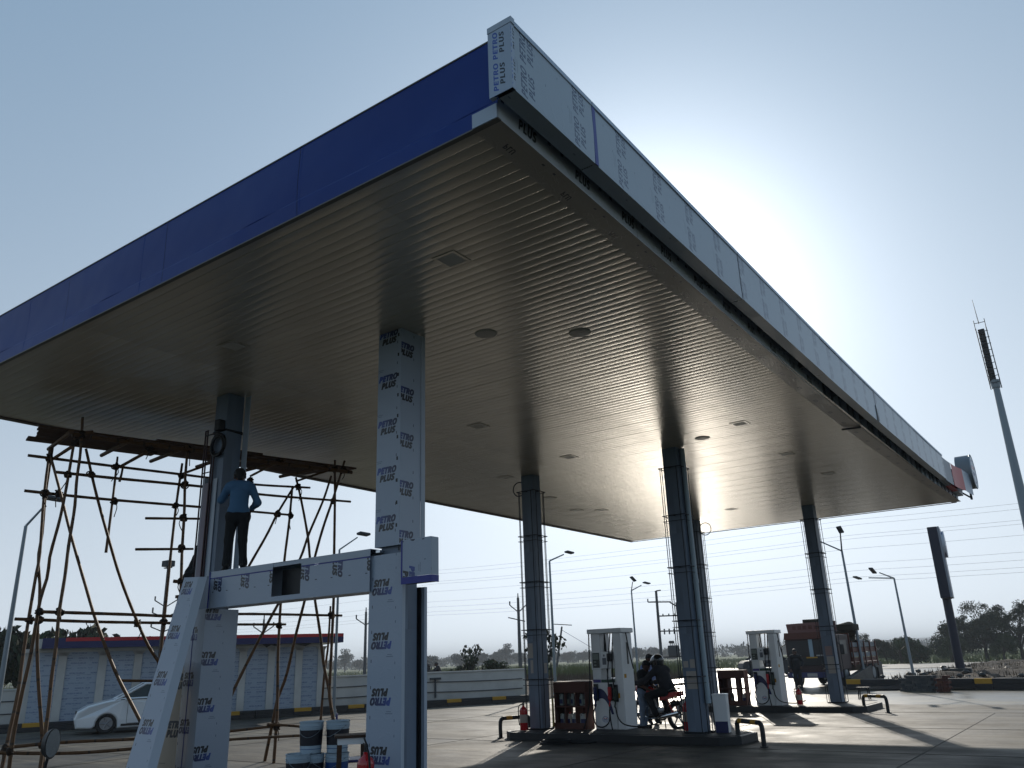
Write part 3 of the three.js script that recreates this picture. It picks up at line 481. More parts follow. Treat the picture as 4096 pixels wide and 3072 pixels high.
kerbRun('kerb', 'black and yellow kerb along the foot of the white boundary wall', [-25.2, -19.42], [-20.3, -29.2], 0.26, 0.2, 3);
kerbRun('kerb', 'high black kerb with yellow blocks in front of the dug plot', [-9.9, -37.4], [-3.2, -35.9], 0.4, 0.25, 3, 1.9, 0.62, 1);
kerbRun('kerb', 'far right stretch of high black kerb leaving the frame', [-3.2, -35.89], [12, -35.6], 0.4, 0.25, 3, 1.7, 0.65);
{
  const w = thing('retaining_edge', 'sloping grey concrete edge of the dug plot beside the lamp post', 'wall', [-10.1, 0, -38]);
  obj('edge', [ext([[0, 0], [9.5, 0], [9.5, 0.9], [8.6, 1.0], [0.2, 0.42]], 0.22, 0.01).rotateY(Math.PI / 2 + 0.08)], matIsland, w);
  struct('raised_path', flat([[-36.2, 2.1], [-25.4, -19.42], [-20.5, -29.2], [-21.4, -29.6], [-29.2, -18.5], [-38, 0]], 0.22), matIsland);
}
// boundary wall with two pipes
{
  const a = V(-36.5, 0, 1.4), b = V(-20.55, 0, -29.9), L = a.distanceTo(b), w = thing('boundary_wall', 'long low white boundary wall with two thin pipes along it', 'wall', [a.x - 0.55, 0, a.z - 0.2], Math.atan2(-(b.z - a.z), b.x - a.x));
  obj('wall', [bx(0, L, -0.1, 1.22, -0.2, 0, 0.01)], matWhiteWall, w); obj('coping', bx(-0.02, L + 0.02, 1.221, 1.28, -0.23, 0.03, 0.01), matWhiteWall, w);
  for (const y of [0.5, 0.88]) { const pts = []; for (let i = 0; i <= 24; i++) pts.push([lerp(0.2, L - 0.2, i / 24), y + 0.02 * Math.sin(i * 1.3), 0.025]); obj('pipe', tube(pts, 0.018, 60, 6), matPoleDark, w); }
  obj('tap_post', [bx(L - 4.2, L - 4.14, 0.3, 1.02, 0.03, 0.08), bx(L - 4.4, L - 3.95, 0.98, 1.06, 0.02, 0.14)], matPoleDark, w);
}
// film-covered service building
{
  const a = V(-29.1, 0, -13.0), b = V(-24.75, 0, -21.6), L = a.distanceTo(b), s = thing('service_building', 'low building wrapped in printed film with a blue and red roof fascia', 'building', [a.x, 0, a.z], Math.atan2(-(b.z - a.z), b.x - a.x));
  const px = [0.34, 1.3, 2.5, 3.58, 4.74, 5.9, 7.04, 8.05, 9.05, 9.88];
  for (let i = 0; i < 9; i++) { const g = bx(px[i] + 0.126, px[i + 1] - 0.126, 0.2, 2.36, -0.12, 0); rotUV(g, 0, 1 / 1.25, i * 0.37, i * 0.21); obj('wall_panel', g, matWallFilm, s); obj('panel_joint', [1, 2].map((k) => bx(px[i] + 0.127, px[i + 1] - 0.127, 0.2 + k * 0.72, 0.206 + k * 0.72, -0.01, 0.0015)), matGrey, s); }
  for (let i = 1; i < 10; i++) obj('pilaster', [bx(px[i] - 0.125, px[i] + 0.125, 0.2, 2.36, -0.12, 0.05, 0.01), ext([[-0.125, 0], [0.125, 0], [0.2, 0.12], [-0.2, 0.12]], 0.14).translate(px[i], 2.24, -0.09)], matWhiteWall, s);
  obj('wall', [bx(0.2, L + 0.25, 0.1, 2.48, -3.2, -0.13), bx(0.2, L + 0.25, 2.361, 2.48, -0.12, 0.052)], matWhiteWall, s);
  obj('roof', bx(0.45, L + 0.9, 2.485, 2.53, -3.4, 0.55), matWhiteWall, s);
  obj('roof_fascia', [bx(0.66, L + 0.9, 2.47, 2.79, 0.55, 0.61), bx(L + 0.85, L + 0.9, 2.47, 2.79, -3.4, 0.549)], matTotem, s);
  obj('fascia_stripe', bx(1.32, L + 0.88, 2.68, 2.795, 0.611, 0.622), matRed, s);
  obj('fascia_end', bx(0.42, 0.658, 2.47, 2.77, 0.5, 0.605), matWhiteWall, s);
  obj('broken_trim', ext([[0, 0], [0.7, 0], [0.5, -0.09], [0.3, -0.03], [0.15, -0.12]], 0.02).translate(L - 2.0, 2.47, 0.3), matBlack, s); obj('broken_trim', ext([[0, 0], [0.7, 0], [0.45, -0.1], [0.2, -0.05]], 0.02).translate(L - 0.9, 2.47, 0.3), matBlack, s);
  obj('plinth', bx(0.1, L + 0.4, 0.0, 0.19, -3.2, 0.12), matIsland, s);
}

// ------------------------------------------------------------ bamboo scaffold
{
  const P = {
  'V1': [[-14.08, 5.28, -6.29], [-14.07, 4.45, -6.31], [-14.06, 3.44, -6.38], [-14.06, 3.17, -6.37], [-14.06, 2.50, -6.36], [-14.06, 1.92, -6.36], [-14.06, 1.41, -6.37], [-14.07, 0.86, -6.34], [-14.07, 0.35, -6.31], [-14.08, 0.00, -6.29]],
  'V1b': [[-14.12, 5.30, -6.35], [-14.11, 4.46, -6.35], [-14.09, 3.86, -6.38], [-14.09, 3.44, -6.38], [-14.06, 2.98, -6.46], [-14.06, 2.81, -6.48], [-14.04, 2.16, -6.53], [-14.01, 1.57, -6.62], [-13.96, 0.74, -6.78], [-13.93, 0.29, -6.85], [-13.92, 0.00, -6.90]],
  'V2': [[-13.12, 5.27, -6.22], [-13.17, 4.35, -6.22], [-13.20, 3.95, -6.21], [-13.24, 3.34, -6.16], [-13.26, 3.09, -6.18], [-13.29, 2.74, -6.14], [-13.34, 1.90, -6.14], [-13.38, 1.41, -6.12], [-13.43, 0.78, -6.11], [-13.45, 0.38, -6.13], [-13.47, 0.00, -6.15]],
  'V3': [[-13.04, 5.60, -6.26], [-13.03, 4.95, -6.30], [-13.03, 4.58, -6.30], [-13.03, 4.13, -6.33], [-13.03, 3.54, -6.32], [-13.03, 3.08, -6.33], [-13.03, 2.51, -6.32], [-13.02, 2.05, -6.34], [-13.02, 1.64, -6.34], [-13.02, 1.16, -6.36], [-13.02, 0.88, -6.36], [-13.02, 0.00, -6.36]],
  'D1': [[-13.98, 5.10, -6.28], [-13.82, 4.44, -6.47], [-13.68, 3.84, -6.63], [-13.46, 2.95, -6.90], [-13.34, 2.47, -7.05], [-13.10, 1.61, -7.38], [-12.94, 1.12, -7.62], [-12.81, 0.70, -7.83], [-12.59, 0.00, -8.17]],
  'D2': [[-13.14, 5.12, -6.43], [-13.24, 4.43, -6.75], [-13.33, 3.74, -7.10], [-13.40, 3.17, -7.40], [-13.47, 2.57, -7.77], [-13.51, 2.06, -8.11], [-13.53, 1.70, -8.42], [-13.63, 0.00, -9.89]],
  'V4': [[-13.81, 5.26, -7.33], [-13.81, 4.52, -7.34], [-13.81, 3.95, -7.34], [-13.81, 3.58, -7.34]],
  'V4b': [[-13.79, 5.13, -7.44], [-13.79, 4.95, -7.43], [-13.79, 4.82, -7.41]],
  'V5': [[-13.53, 5.28, -8.42], [-13.54, 4.50, -8.39], [-13.54, 3.78, -8.38], [-13.54, 3.25, -8.38], [-13.54, 2.45, -8.38], [-13.54, 1.97, -8.38], [-13.54, 1.50, -8.38], [-13.54, 0.00, -8.39]],
  'V6': [[-12.67, 5.41, -7.96], [-12.67, 4.78, -7.97], [-12.66, 4.19, -8.01], [-12.65, 3.58, -8.03], [-12.64, 2.95, -8.07], [-12.60, 0.00, -8.24]],
  'P1': [[-11.91, 5.50, -10.95], [-12.09, 4.79, -10.86], [-12.25, 4.21, -10.77], [-12.39, 3.71, -10.73], [-12.60, 2.88, -10.70], [-12.79, 2.16, -10.66], [-12.98, 1.44, -10.64], [-13.10, 1.06, -10.57], [-13.15, 0.85, -10.57], [-13.37, -0.00, -10.58]],
  'P2': [[-12.77, 5.39, -11.38], [-12.76, 4.87, -11.19], [-12.75, 4.08, -10.82], [-12.73, 3.68, -10.66], [-12.73, 3.47, -10.54], [-12.72, 2.82, -10.20], [-12.72, 2.54, -10.03], [-12.70, 1.65, -9.50], [-12.67, 1.07, -9.17], [-12.62, 0.00, -8.57]],
  'P3': [[-11.92, 5.47, -10.70], [-11.92, 4.67, -10.74], [-11.92, 3.71, -10.77], [-11.92, 2.88, -10.80], [-11.92, 2.51, -10.80], [-11.93, 1.77, -10.80], [-11.94, 1.07, -10.81], [-11.93, 0.86, -10.86], [-11.89, -0.00, -11.07]],
  'P4': [[-12.97, 5.27, -10.62], [-12.87, 4.87, -10.68], [-12.67, 4.01, -10.76], [-12.61, 3.71, -10.76], [-12.43, 2.88, -10.78], [-12.28, 2.26, -10.81], [-12.13, 1.61, -10.82], [-12.01, 1.18, -10.86], [-11.93, 0.84, -10.87], [-11.71, 0.00, -10.92]],
  'P5': [[-12.98, 5.08, -10.59], [-12.96, 4.49, -10.21], [-12.94, 4.06, -9.98], [-12.92, 3.48, -9.63], [-12.75, 0.00, -7.52]],
  'P6': [[-12.99, 5.05, -10.56], [-12.98, 4.35, -10.52], [-12.98, 3.64, -10.46], [-12.97, 2.84, -10.42], [-12.96, 2.39, -10.41], [-12.95, 1.81, -10.41], [-12.92, 1.07, -10.43], [-12.91, 0.54, -10.43], [-12.90, 0.00, -10.41]],
  'P7': [[-12.12, 2.70, -10.91], [-12.23, 1.92, -10.98], [-12.29, 1.54, -10.98], [-12.40, 0.73, -11.03], [-12.51, 0.00, -11.07]],
  'H1': [[-14.10, 5.09, -5.97], [-13.76, 5.07, -7.30], [-13.35, 5.05, -8.89], [-13.16, 5.02, -9.64], [-12.84, 5.08, -10.89]],
  'H2': [[-13.26, 4.69, -6.06], [-13.05, 4.69, -6.89], [-12.65, 4.70, -8.44], [-12.43, 4.67, -9.30], [-11.95, 4.71, -11.18]],
  'H3': [[-14.09, 4.50, -6.00], [-13.84, 4.48, -7.00], [-13.36, 4.49, -8.88], [-13.14, 4.49, -9.71], [-12.93, 4.49, -10.54]],
  'H4': [[-12.86, 4.06, -7.43], [-12.61, 4.13, -8.39]],
  'H5': [[-12.88, 3.54, -7.33], [-12.65, 3.60, -8.24]],
  'H6': [[-13.22, 2.54, -6.15], [-12.91, 2.51, -7.35], [-12.73, 2.49, -8.06], [-12.48, 2.53, -9.01], [-11.96, 2.52, -11.06]],
  'H7': [[-14.04, 2.48, -6.14], [-13.74, 2.44, -7.27], [-13.43, 2.42, -8.51], [-13.18, 2.40, -9.50], [-12.91, 2.40, -10.52]],
  'H8': [[-14.00, 0.62, -6.27], [-13.83, 0.63, -6.93], [-13.51, 0.59, -8.19], [-13.18, 0.59, -9.50], [-12.91, 0.62, -10.52]],
  'H8b': [[-12.92, 0.66, -10.23], [-12.79, 0.60, -10.73], [-12.67, 0.52, -11.18]],
  'H9': [[-13.50, 0.60, -5.93], [-13.36, 0.54, -6.49], [-13.23, 0.50, -7.01], [-13.00, 0.49, -7.89], [-12.68, 0.50, -9.15], [-12.23, 0.45, -10.89]],
  'H10': [[-13.39, 1.51, -7.59], [-13.23, 1.48, -8.19]],
  'H11': [[-12.72, 3.05, -7.97], [-12.67, 3.04, -8.16]],
  'B1': [[-14.02, 5.08, -6.34], [-13.11, 5.17, -6.26]],
  'B2': [[-13.75, 5.07, -7.36], [-12.83, 5.19, -7.33]],
  'B3': [[-13.49, 5.07, -8.41], [-12.95, 5.14, -8.48]],
  'B4': [[-13.16, 5.18, -9.67], [-12.26, 5.29, -9.58]],
  'B5': [[-12.92, 5.19, -10.61], [-11.96, 5.31, -10.72]],
  'T1': [[-13.04, 5.27, -6.13], [-12.96, 5.36, -6.42]],
  'T2': [[-12.99, 5.28, -6.40], [-12.50, 5.29, -8.30]],
  'T2b': [[-12.34, 5.25, -8.94], [-11.80, 5.26, -11.05]],
  };
  const s = thing('bamboo_scaffold', 'tall lashed bamboo scaffold with a plank deck under the canopy edge', 'scaffold', [-13, 0, -8.6]);
  const O = V(-13, 0, -8.6), loc = (a) => a.map((q) => V(...q).sub(O));
  const thick = { T1: 0.045, T2: 0.045, T2b: 0.045, V4: 0.03, V4b: 0.028, H4: 0.03, H5: 0.03, H10: 0.03, H11: 0.04, P7: 0.03, B1: 0.035, B2: 0.035, B3: 0.03, B4: 0.03, B5: 0.03 };
  for (const k in P) { const pts = loc(P[k]); const r = (thick[k] ?? (k[0] === 'H' ? 0.034 : 0.036)) * 0.74; obj('bamboo_pole', stick(pts, k[0] === 'V' || k[0] === 'P' || k[0] === 'D' ? r * 0.82 : r, r * (k[0] === 'H' ? 0.85 : 1.12), 8, 0.05), matBamboo, s); }
  // planks of the deck
  const N = [[-13.25, -5.75], [-11.9, -11.05]], F = [[-14.3, -6.05], [-13.05, -10.95]];
  for (let i = 0; i < 4; i++) for (let j = 0; j < 3; j++) {
    const u0 = i / 4 + 0.012, u1 = (i + 1) / 4 - 0.012, v0 = j / 3 - 0.01 + rr(-0.02, 0.02), v1 = (j + 1) / 3 + 0.03 + rr(-0.02, 0.04), y = 5.37 + (j % 2) * 0.034 + i * 0.003;
    const at = (u, v) => [lerp(lerp(N[0][0], N[1][0], v), lerp(F[0][0], F[1][0], v), u), lerp(lerp(N[0][1], N[1][1], v), lerp(F[0][1], F[1][1], v), u)];
    const c = [at(u0, v0), at(u1, v0), at(u1, v1 * 0.97), at(u0, v1 * 0.97)].map(([x, z]) => [x - O.x, -(z - O.z)]);
    const g = ext(c, 0.03); g.rotateX(-Math.PI / 2); g.translate(0, y, 0); const uvg = boxUV(g); rotUV(uvg, Math.PI / 2 + 0.25, 1, i * 0.3, j * 0.37); obj('deck_plank', uvg, matPlank, s);
  }
  for (let i = 0; i < 6; i++) { const v = (i + 0.4) / 6; const a = V(lerp(N[0][0], N[1][0], v) + 0.15, 5.32, lerp(N[0][1], N[1][1], v)).sub(O), b = V(lerp(F[0][0], F[1][0], v) - 0.1, 5.31, lerp(F[0][1], F[1][1], v)).sub(O); obj('bamboo_pole', stick([a, b], 0.04, 0.034), matBamboo, s); }
  // rope lashings where poles cross
  const knots = []; const keys = Object.keys(P); const curves = {}; for (const k of keys) curves[k] = new THREE.CatmullRomCurve3(loc(P[k]), false, 'centripetal').getSpacedPoints(60);
  for (let a = 0; a < keys.length; a++) for (let b = a + 1; b < keys.length; b++) {
    const horiz = (k) => 'HTB'.includes(k[0]); if (!horiz(keys[a]) && !horiz(keys[b])) continue;
    let best = 9, m; for (const p of curves[keys[a]]) for (const q of curves[keys[b]]) { const d = p.distanceTo(q); if (d < best) { best = d; m = p.clone().add(q).multiplyScalar(0.5); } }
    if (best < 0.17 && !knots.some((k) => k.distanceTo(m) < 0.14)) knots.push(m);
  }
  for (const m of knots) { const g = []; for (let i = 0; i < 4; i++) g.push(fin(new THREE.TorusGeometry(rr(0.048, 0.062), 0.012, 5, 12).rotateX(rr(-1, 1) + (i % 2 ? 1.57 : 0)).rotateY(rr(-1, 1)).translate(m.x + rr(-0.01, 0.01), m.y + rr(-0.03, 0.03), m.z + rr(-0.01, 0.01))));
    g.push(sph(m.x, m.y, m.z, 0.055, 1, 1.1, 1, 8)); if (rnd() < 0.55) g.push(tube([[m.x, m.y, m.z], [m.x + rr(-0.06, 0.06), m.y - 0.09, m.z + rr(-0.06, 0.06)], [m.x + rr(-0.09, 0.09), m.y - rr(0.16, 0.3), m.z + rr(-0.05, 0.05)]], 0.008, 8, 5)); obj('rope_lashing', g, matRope, s); }
}

// ------------------------------------------------------------ street lamps, masts, poles, wires
function lampHead(p, dir, len = 0.55) { const d = dir.clone().normalize(), r = d.clone().cross(V(0, 1, 0)).normalize(), q = new THREE.Quaternion().setFromRotationMatrix(new THREE.Matrix4().makeBasis(r, d.clone().cross(r).negate(), d.clone())); const g = new RoundedBoxGeometry(0.24, 0.09, len, 2, 0.03); g.applyQuaternion(q); const c = p.clone().addScaledVector(d, len / 2); g.translate(c.x, c.y, c.z); return fin(g); }
function lampPost(label, x, z, h, arms, lean = [0, 0], r = 0.07) {
  const t = thing('street_lamp', label, 'street lamp', [x, 0, z]);
  const top = V(lean[0], h, lean[1]); obj('pole', [rod([0, 0, 0], top, r * 1.15, r * 0.7, 10), rod([0, 0, 0], [0, 0.25, 0], r * 1.9, r * 1.7, 10)], matGalv, t);
  for (const [dx, dy, dz, hl] of arms) { const e = top.clone().add(V(dx, dy, dz)); const arm = obj('arm', rod(top, e, r * 0.55, r * 0.45, 8), matGalv, t); obj('lamp_head', lampHead(e, V(dx, dy * 0.8, dz), hl ?? 0.6), matPoleDark, t); }
  return t;
}
const R = V(0.8165, 0, -0.577), B = V(-0.577, 0, -0.8165); // image right and away
const off = (r, u, b = 0) => [R.x * r + B.x * b, u, R.z * r + B.z * b];
lampPost('tall lamp post at the far left in front of the building end', -27.55 * 0.93, -11.95 * 0.93, 5.85, [[...off(0.42, 0.62, 0.1), 0.55]]);
lampPost('lamp post whose single head shows just above the box beam', -22.3, -20.4, 5.6, [[...off(0.6, 0.45, 0.2), 0.5]], [0, 0], 0.05);
lampPost('thin double lamp post rising behind the nearer fuel dispenser', -27.85, -53.2, 6.05, [[...off(0.05, 0.55, -0.6), 0.6], [...off(0.75, 0.35), 0.8]]);
lampPost('lamp post half hidden behind the left post of the middle island', -22.95, -35.2, 6.35, [[...off(0.75, 0.3, 0), 0.6]]);
lampPost('near double lamp post right of the orange truck', -10.28, -42.16, 6.15, [[...off(-1.0, 0.5), 0.7], [...off(-0.25, 0.75, -0.8), 0.5]], [-0.1, 0.05]);
lampPost('shorter double lamp post standing in the dug plot', -9.97, -51.46, 5.35, [[...off(-0.95, 0.3, -0.4), 1.0], [...off(-1.2, 0.12, 0.6), 1.2]], [-0.1, 0]);
{
  const t = thing('floodlight_pole', 'thin pole with a small box floodlight behind the left half of the scaffold', 'lamp pole', [-25.9, 0, -15.98]);
  obj('pole', rod([0, 0, 0], [0, 5.0, 0], 0.045, 0.035, 8), matPoleDark, t); obj('floodlight', [cb(0, 5.12, 0, 0.34, 0.2, 0.3, 0.02), bx(-0.18, 0.18, 4.97, 5.0, -0.05, 0.05)], matPoleDark, t);
}
{ // high mast
  const t = thing('high_mast_light', 'very tall floodlight mast at the right edge of the photograph', 'light mast', [-2.33, 0, -39.93]);
  obj('mast', [rod([0, 0, 0], [0.05, 12.2, 0], 0.27, 0.13, 14), rod([0.05, 12.2, 0], [0.05, 12.55, 0], 0.17, 0.2, 14)], matGalv, t);
  const g = []; for (const dx of [-0.14, 0.27]) g.push(rod([dx, 12.1, 0.25], [dx - 0.05, 15.0, 0.2], 0.02)); for (let y = 12.4; y < 15; y += 0.3) g.push(rod([-0.14, y, 0.25], [0.27, y, 0.25], 0.015)); for (const dx of [-0.2, 0.22]) g.push(rod([dx, 14.9, 0.2], [dx, 15.4, 0.2], 0.015)); g.push(rod([-0.2, 15.25, 0.2], [0.22, 15.25, 0.2], 0.015)); obj('ladder_frame', g, matBlack, t);
  for (let i = 0; i < 8; i++) obj('floodlight', cb(0.0, 12.65 + i * 0.31, 0.05, 0.26, 0.29, 0.22, 0.03), matBlack, t);
  obj('lightning_rod', rod([-0.02, 15.2, 0.2], [-0.06, 16.4, 0.2], 0.018, 0.008), matBlack, t);
}
{ // totem sign
  const t = thing('totem_sign', 'tall narrow navy totem sign on a single post at the right', 'sign', [-6.51, 0, -44.16], 0.1);
  obj('post', [rod([0, 0, 0], [0, 3.9, 0], 0.2, 0.19, 14)], matTotemDark, t); obj('sign_panel', cb(0.0, 5.35, 0, 0.42, 3.3, 1.5, 0.03), matTotemDark, t); obj('sign_edge', [bx(0.212, 0.3, 3.72, 7.0, -0.72, 0.72)], M('grey sign face', 0x8b8f98, 0.5), t);
  const f = fin(new THREE.CylinderGeometry(0.62, 0.62, 0.14, 32).rotateZ(Math.PI / 2).translate(0.36, 6.2, 0)); obj('roundel', f, matRoundel, t); obj('base', cb(0, 0.3, 0, 0.9, 0.6, 0.9, 0.04), matIsland, t);
}
function yPole(label, x, z, h, w = 0.75, prong = 0.9, r = 0.12, extra) {
  const t = thing('utility_pole', label, 'utility pole', [x, 0, z]);
  obj('pole', rod([0, 0, 0], [0, h, 0], r * 1.2, r * 0.75, 9), matPoleDark, t);
  for (const s of [-1, 1]) obj('cross_arm', rod([0, h - prong * 1.5, 0], off(s * w, h - prong * 0.75), 0.05), matPoleDark, t);
  const ins = []; for (const s of [-1, 1]) { const q = off(s * w, h - prong * 0.75); ins.push(rod(q, [q[0], q[1] + 0.35, q[2]], 0.06, 0.07)); } ins.push(rod([0, h, 0], [0, h + 0.4, 0], 0.06, 0.05)); for (const g of ins) obj('insulator', g, matPoleDark, t);
  if (extra) extra(t); return t;
}
yPole('utility pole with raised arms just left of the left post of the middle island', -46.3, -65.2, 7.3, 0.8, 0.9, 0.16, (t) => obj('cross_arm', rod(off(-1.0, 5.5), off(0.6, 5.1), 0.05), matPoleDark, t));
yPole('utility pole with forked arms between the scaffold and the printed post', -57.2, -55.9, 6.4, 0.9, 0.8, 0.14);
yPole('forked pole top showing above the blue roof fascia', -63.2, -49, 5.9, 0.9, 0.8, 0.12);
yPole('pole with three tiers of arms behind the scaffold', -68, -42.1, 8.3, 1.0, 0.8, 0.13, (t) => { for (const y of [6.2, 5.0, 3.8]) for (const k of [-1.1, 1.1]) obj('cross_arm', [rod([0, y, 0], off(k, y + 0.45), 0.05), rod(off(k, y + 0.45), off(k, y + 0.9), 0.07)], matPoleDark, t); });
{
  const t = thing('utility_pole', 'leaning pole with a short top bar right of the left island post', 'utility pole', [-43.65, 0, -67]);
  obj('pole', rod([0, 0, 0], [0.75, 4.5, -0.4], 0.12, 0.08), matPoleDark, t); obj('cross_arm', [rod(off(0.1, 4.75), off(1.8, 4.6), 0.04)], matPoleDark, t); obj('stay_wire', rod([0.7, 4.2, -0.4], off(7.5, 0, -1), 0.018), matWire, t);
  const h = thing('transformer_structure', 'two pole electricity structure carrying a transformer tank', 'transformer', [-35.1, 0, -71.9]);
  const d = off(2.05, 0); obj('pole', rod([0, 0, 0], [0.05, 7.4, 0], 0.16, 0.12), matPoleDark, h); obj('pole', rod([d[0], 0, d[2]], [d[0] - 0.2, 6.3, d[2]], 0.17, 0.12), matPoleDark, h);
  [rod(off(-0.8, 6.4), off(1.35, 6.35), 0.06), rod(off(1.2, 6.35), off(1.9, 5.9), 0.06), rod(off(0, 5.1), off(2, 5.1), 0.06), rod(off(0, 3.75), off(2, 3.72), 0.06), rod(off(0.1, 1.45), off(2.1, 1.45), 0.07)].forEach((g) => obj('cross_arm', g, matPoleDark, h));
  const ins = []; for (let i = 0; i < 3; i++) { ins.push(rod(off(0.5 + i * 0.45, 3.45), off(0.5 + i * 0.45, 3.95), 0.07)); ins.push(rod(off(0.5 + i * 0.55, 5.1), off(0.5 + i * 0.55, 5.3), 0.06)); } ins.push(rod(off(-0.8, 6.4), off(-0.8, 6.7), 0.06), rod([0.05, 7.4, 0], off(0.5, 7.45), 0.05)); for (const g of ins) obj('insulator', g, matPoleDark, h);
  const tk = off(1.2, 2.05); obj('tank', [cb(tk[0], 1.98, tk[2], 0.85, 0.95, 0.7, 0.05), cb(tk[0] - 0.15, 2.75, tk[2], 0.5, 0.25, 0.3, 0.1), ...[-0.3, -0.1, 0.1, 0.3].map((k) => rod([tk[0] + k, 2.4, tk[2]], [tk[0] + k, 2.68, tk[2]], 0.04))], matPoleDark, h);
}
// overhead wires far beyond the road
[[16.9, 'highest'], [16.45, 'second'], [15.0, 'third'], [14.72, 'fourth'], [13.3, 'fifth'], [11.6, 'sixth'], [10.6, 'seventh'], [9.9, 'eighth'], [9.25, 'lowest']].forEach(([y, w], i) => {
  const pts = []; for (let k = 0; k <= 30; k++) { const x = -170 + k * 7.2, s = ((x + 170) % 72) / 72; pts.push([x, y + 0.015 * (x + 40) * (i < 5 ? 0.12 : 0.0) - 1.5 * 4 * s * (1 - s) * 0.35 + 0.3, -110 - (i % 2) * 1.5]); }
  const o = obj('overhead_wire', tube(pts, 0.012, 90, 4), matWire); tag(o, w + ' of the overhead wires crossing the sky behind the canopy', 'wire', 'overhead wires');
});

// ------------------------------------------------------------ vegetation
function leafCloud(n, blobs, size, sd, flatness = 0.6, shape = 0) { // leaves clustered on clump shells
  const keep = seed; seed = sd; const pos = [], nor = [], q = new THREE.Quaternion(), e = new THREE.Euler();
  for (let i = 0; i < n; i++) {
    const b = blobs[(rnd() * blobs.length) | 0]; const u = rnd() * 2 - 1, a = rnd() * 6.283, s = Math.sqrt(1 - u * u), rad = Math.pow(rnd(), 0.45);
    const c = V(b[0] + s * Math.cos(a) * b[3] * rad, b[1] + u * b[3] * (b[4] ?? 0.75) * rad, b[2] + s * Math.sin(a) * b[3] * rad);
    e.set(rr(-1.2, 1.2) * (shape ? 0.6 : 1) + (shape ? 0 : -1.2 * flatness), rr(0, 6.28), rr(-1, 1)); q.setFromEuler(e); const L = size * rr(0.6, 1.35), w = L * rr(0.4, 0.62);
    const k = [V(0, -L, 0), V(w, 0, L * 0.12), V(0, L, 0), V(-w, 0, L * 0.12)].map((p) => p.applyQuaternion(q).add(c)); const nn = V(0, 0, 1).applyQuaternion(q).lerp(V(s * Math.cos(a), u + 0.3, s * Math.sin(a)), 0.5).normalize();
    for (const j of [0, 1, 2, 0, 2, 3]) { pos.push(k[j].x, k[j].y, k[j].z); nor.push(nn.x, nn.y, nn.z); }
  }
  seed = keep; const g = new THREE.BufferGeometry(); g.setAttribute('position', new THREE.Float32BufferAttribute(pos, 3)); g.setAttribute('normal', new THREE.Float32BufferAttribute(nor, 3)); return fin(g);
}
function clumps(n, w, h0, h1, sd, r0, r1) { const keep = seed; seed = sd; const a = []; for (let i = 0; i < n; i++) { const t = rnd() * 6.28, d = Math.sqrt(rnd()) * w, y = lerp(h0, h1, rnd()); const lim = 1 - Math.abs((y - (h0 + h1) / 2) / (h1 - h0)) * 0.9; a.push([Math.cos(t) * d * lim, y, Math.sin(t) * d * lim, rr(r0, r1)]); } seed = keep; return a; }
function branches(bl, h, r, sd) { const keep = seed; seed = sd; const g = [stick([[0, -0.2, 0], [rr(-0.15, 0.15) * h * 0.2, h * 0.3, 0], [rr(-0.1, 0.1) * h, h * 0.55, rr(-0.1, 0.1) * h]], r, r * 0.55)]; bl.slice(0, 14).forEach((b) => g.push(stick([[0, h * rr(0.2, 0.4), 0], [b[0] * 0.4, lerp(h * 0.35, b[1], 0.5), b[2] * 0.4], [b[0] * 0.9, b[1], b[2] * 0.9]], r * 0.45, r * 0.1, 5))); seed = keep; return merge(g); }
const crowns = {};
function crownKind(k, n, blobs, size, flat, h, r, sd, shape) { crowns[k] = { leaf: leafCloud(n, blobs, size, sd, flat, shape), wood: branches(blobs, h, r, sd + 5) }; }
crownKind('dense', 9000, clumps(26, 2.9, 1.2, 4.6, 11, 0.7, 1.3), 0.11, 0.5, 4, 0.22, 21);
crownKind('feather', 5200, clumps(30, 2.2, 2.6, 6.1, 37, 0.45, 0.95), 0.085, 0.5, 5, 0.16, 41);
crownKind('acacia', 6500, clumps(26, 3.2, 2.6, 5.3, 51, 0.5, 1.1), 0.085, 0.5, 4.4, 0.2, 61);
crownKind('shrub', 4200, clumps(16, 1.6, 0.4, 1.9, 71, 0.45, 0.8), 0.1, 0.5, 1.6, 0.07, 81);
crownKind('round', 2200, clumps(14, 2.4, 2.2, 5.6, 91, 1.0, 1.7), 0.28, 0.5, 4.5, 0.25, 101);
crownKind('broad', 1500, clumps(13, 1.5, 1.7, 3.4, 111, 0.5, 0.85), 0.2, 0.6, 3, 0.09, 121, 1);
crownKind('sparse', 420, clumps(12, 0.9, 0.9, 2.3, 131, 0.25, 0.45), 0.11, 0.5, 2.1, 0.035, 141, 1);
crownKind('tall', 1500, clumps(10, 1.5, 3.2, 7.0, 151, 0.9, 1.5), 0.26, 0.5, 5, 0.2, 161);
function tree(label, kind, x, z, s, mat, group, y = -0.1, sy = s, cat = 'tree') {
  const t = thing(cat === 'tree' ? 'tree' : cat, label, cat, [x, y, z], rr(0, 6.28), group); t.scale.set(s, sy, s);
  const a = shadows(new THREE.Mesh(crowns[kind].wood, matBark)); a.name = cat === 'tree' ? 'trunk' : 'stem'; const b = shadows(new THREE.Mesh(crowns[kind].leaf, mat)); b.name = cat === 'tree' ? 'crown' : 'foliage'; t.add(a, b); return t;
}
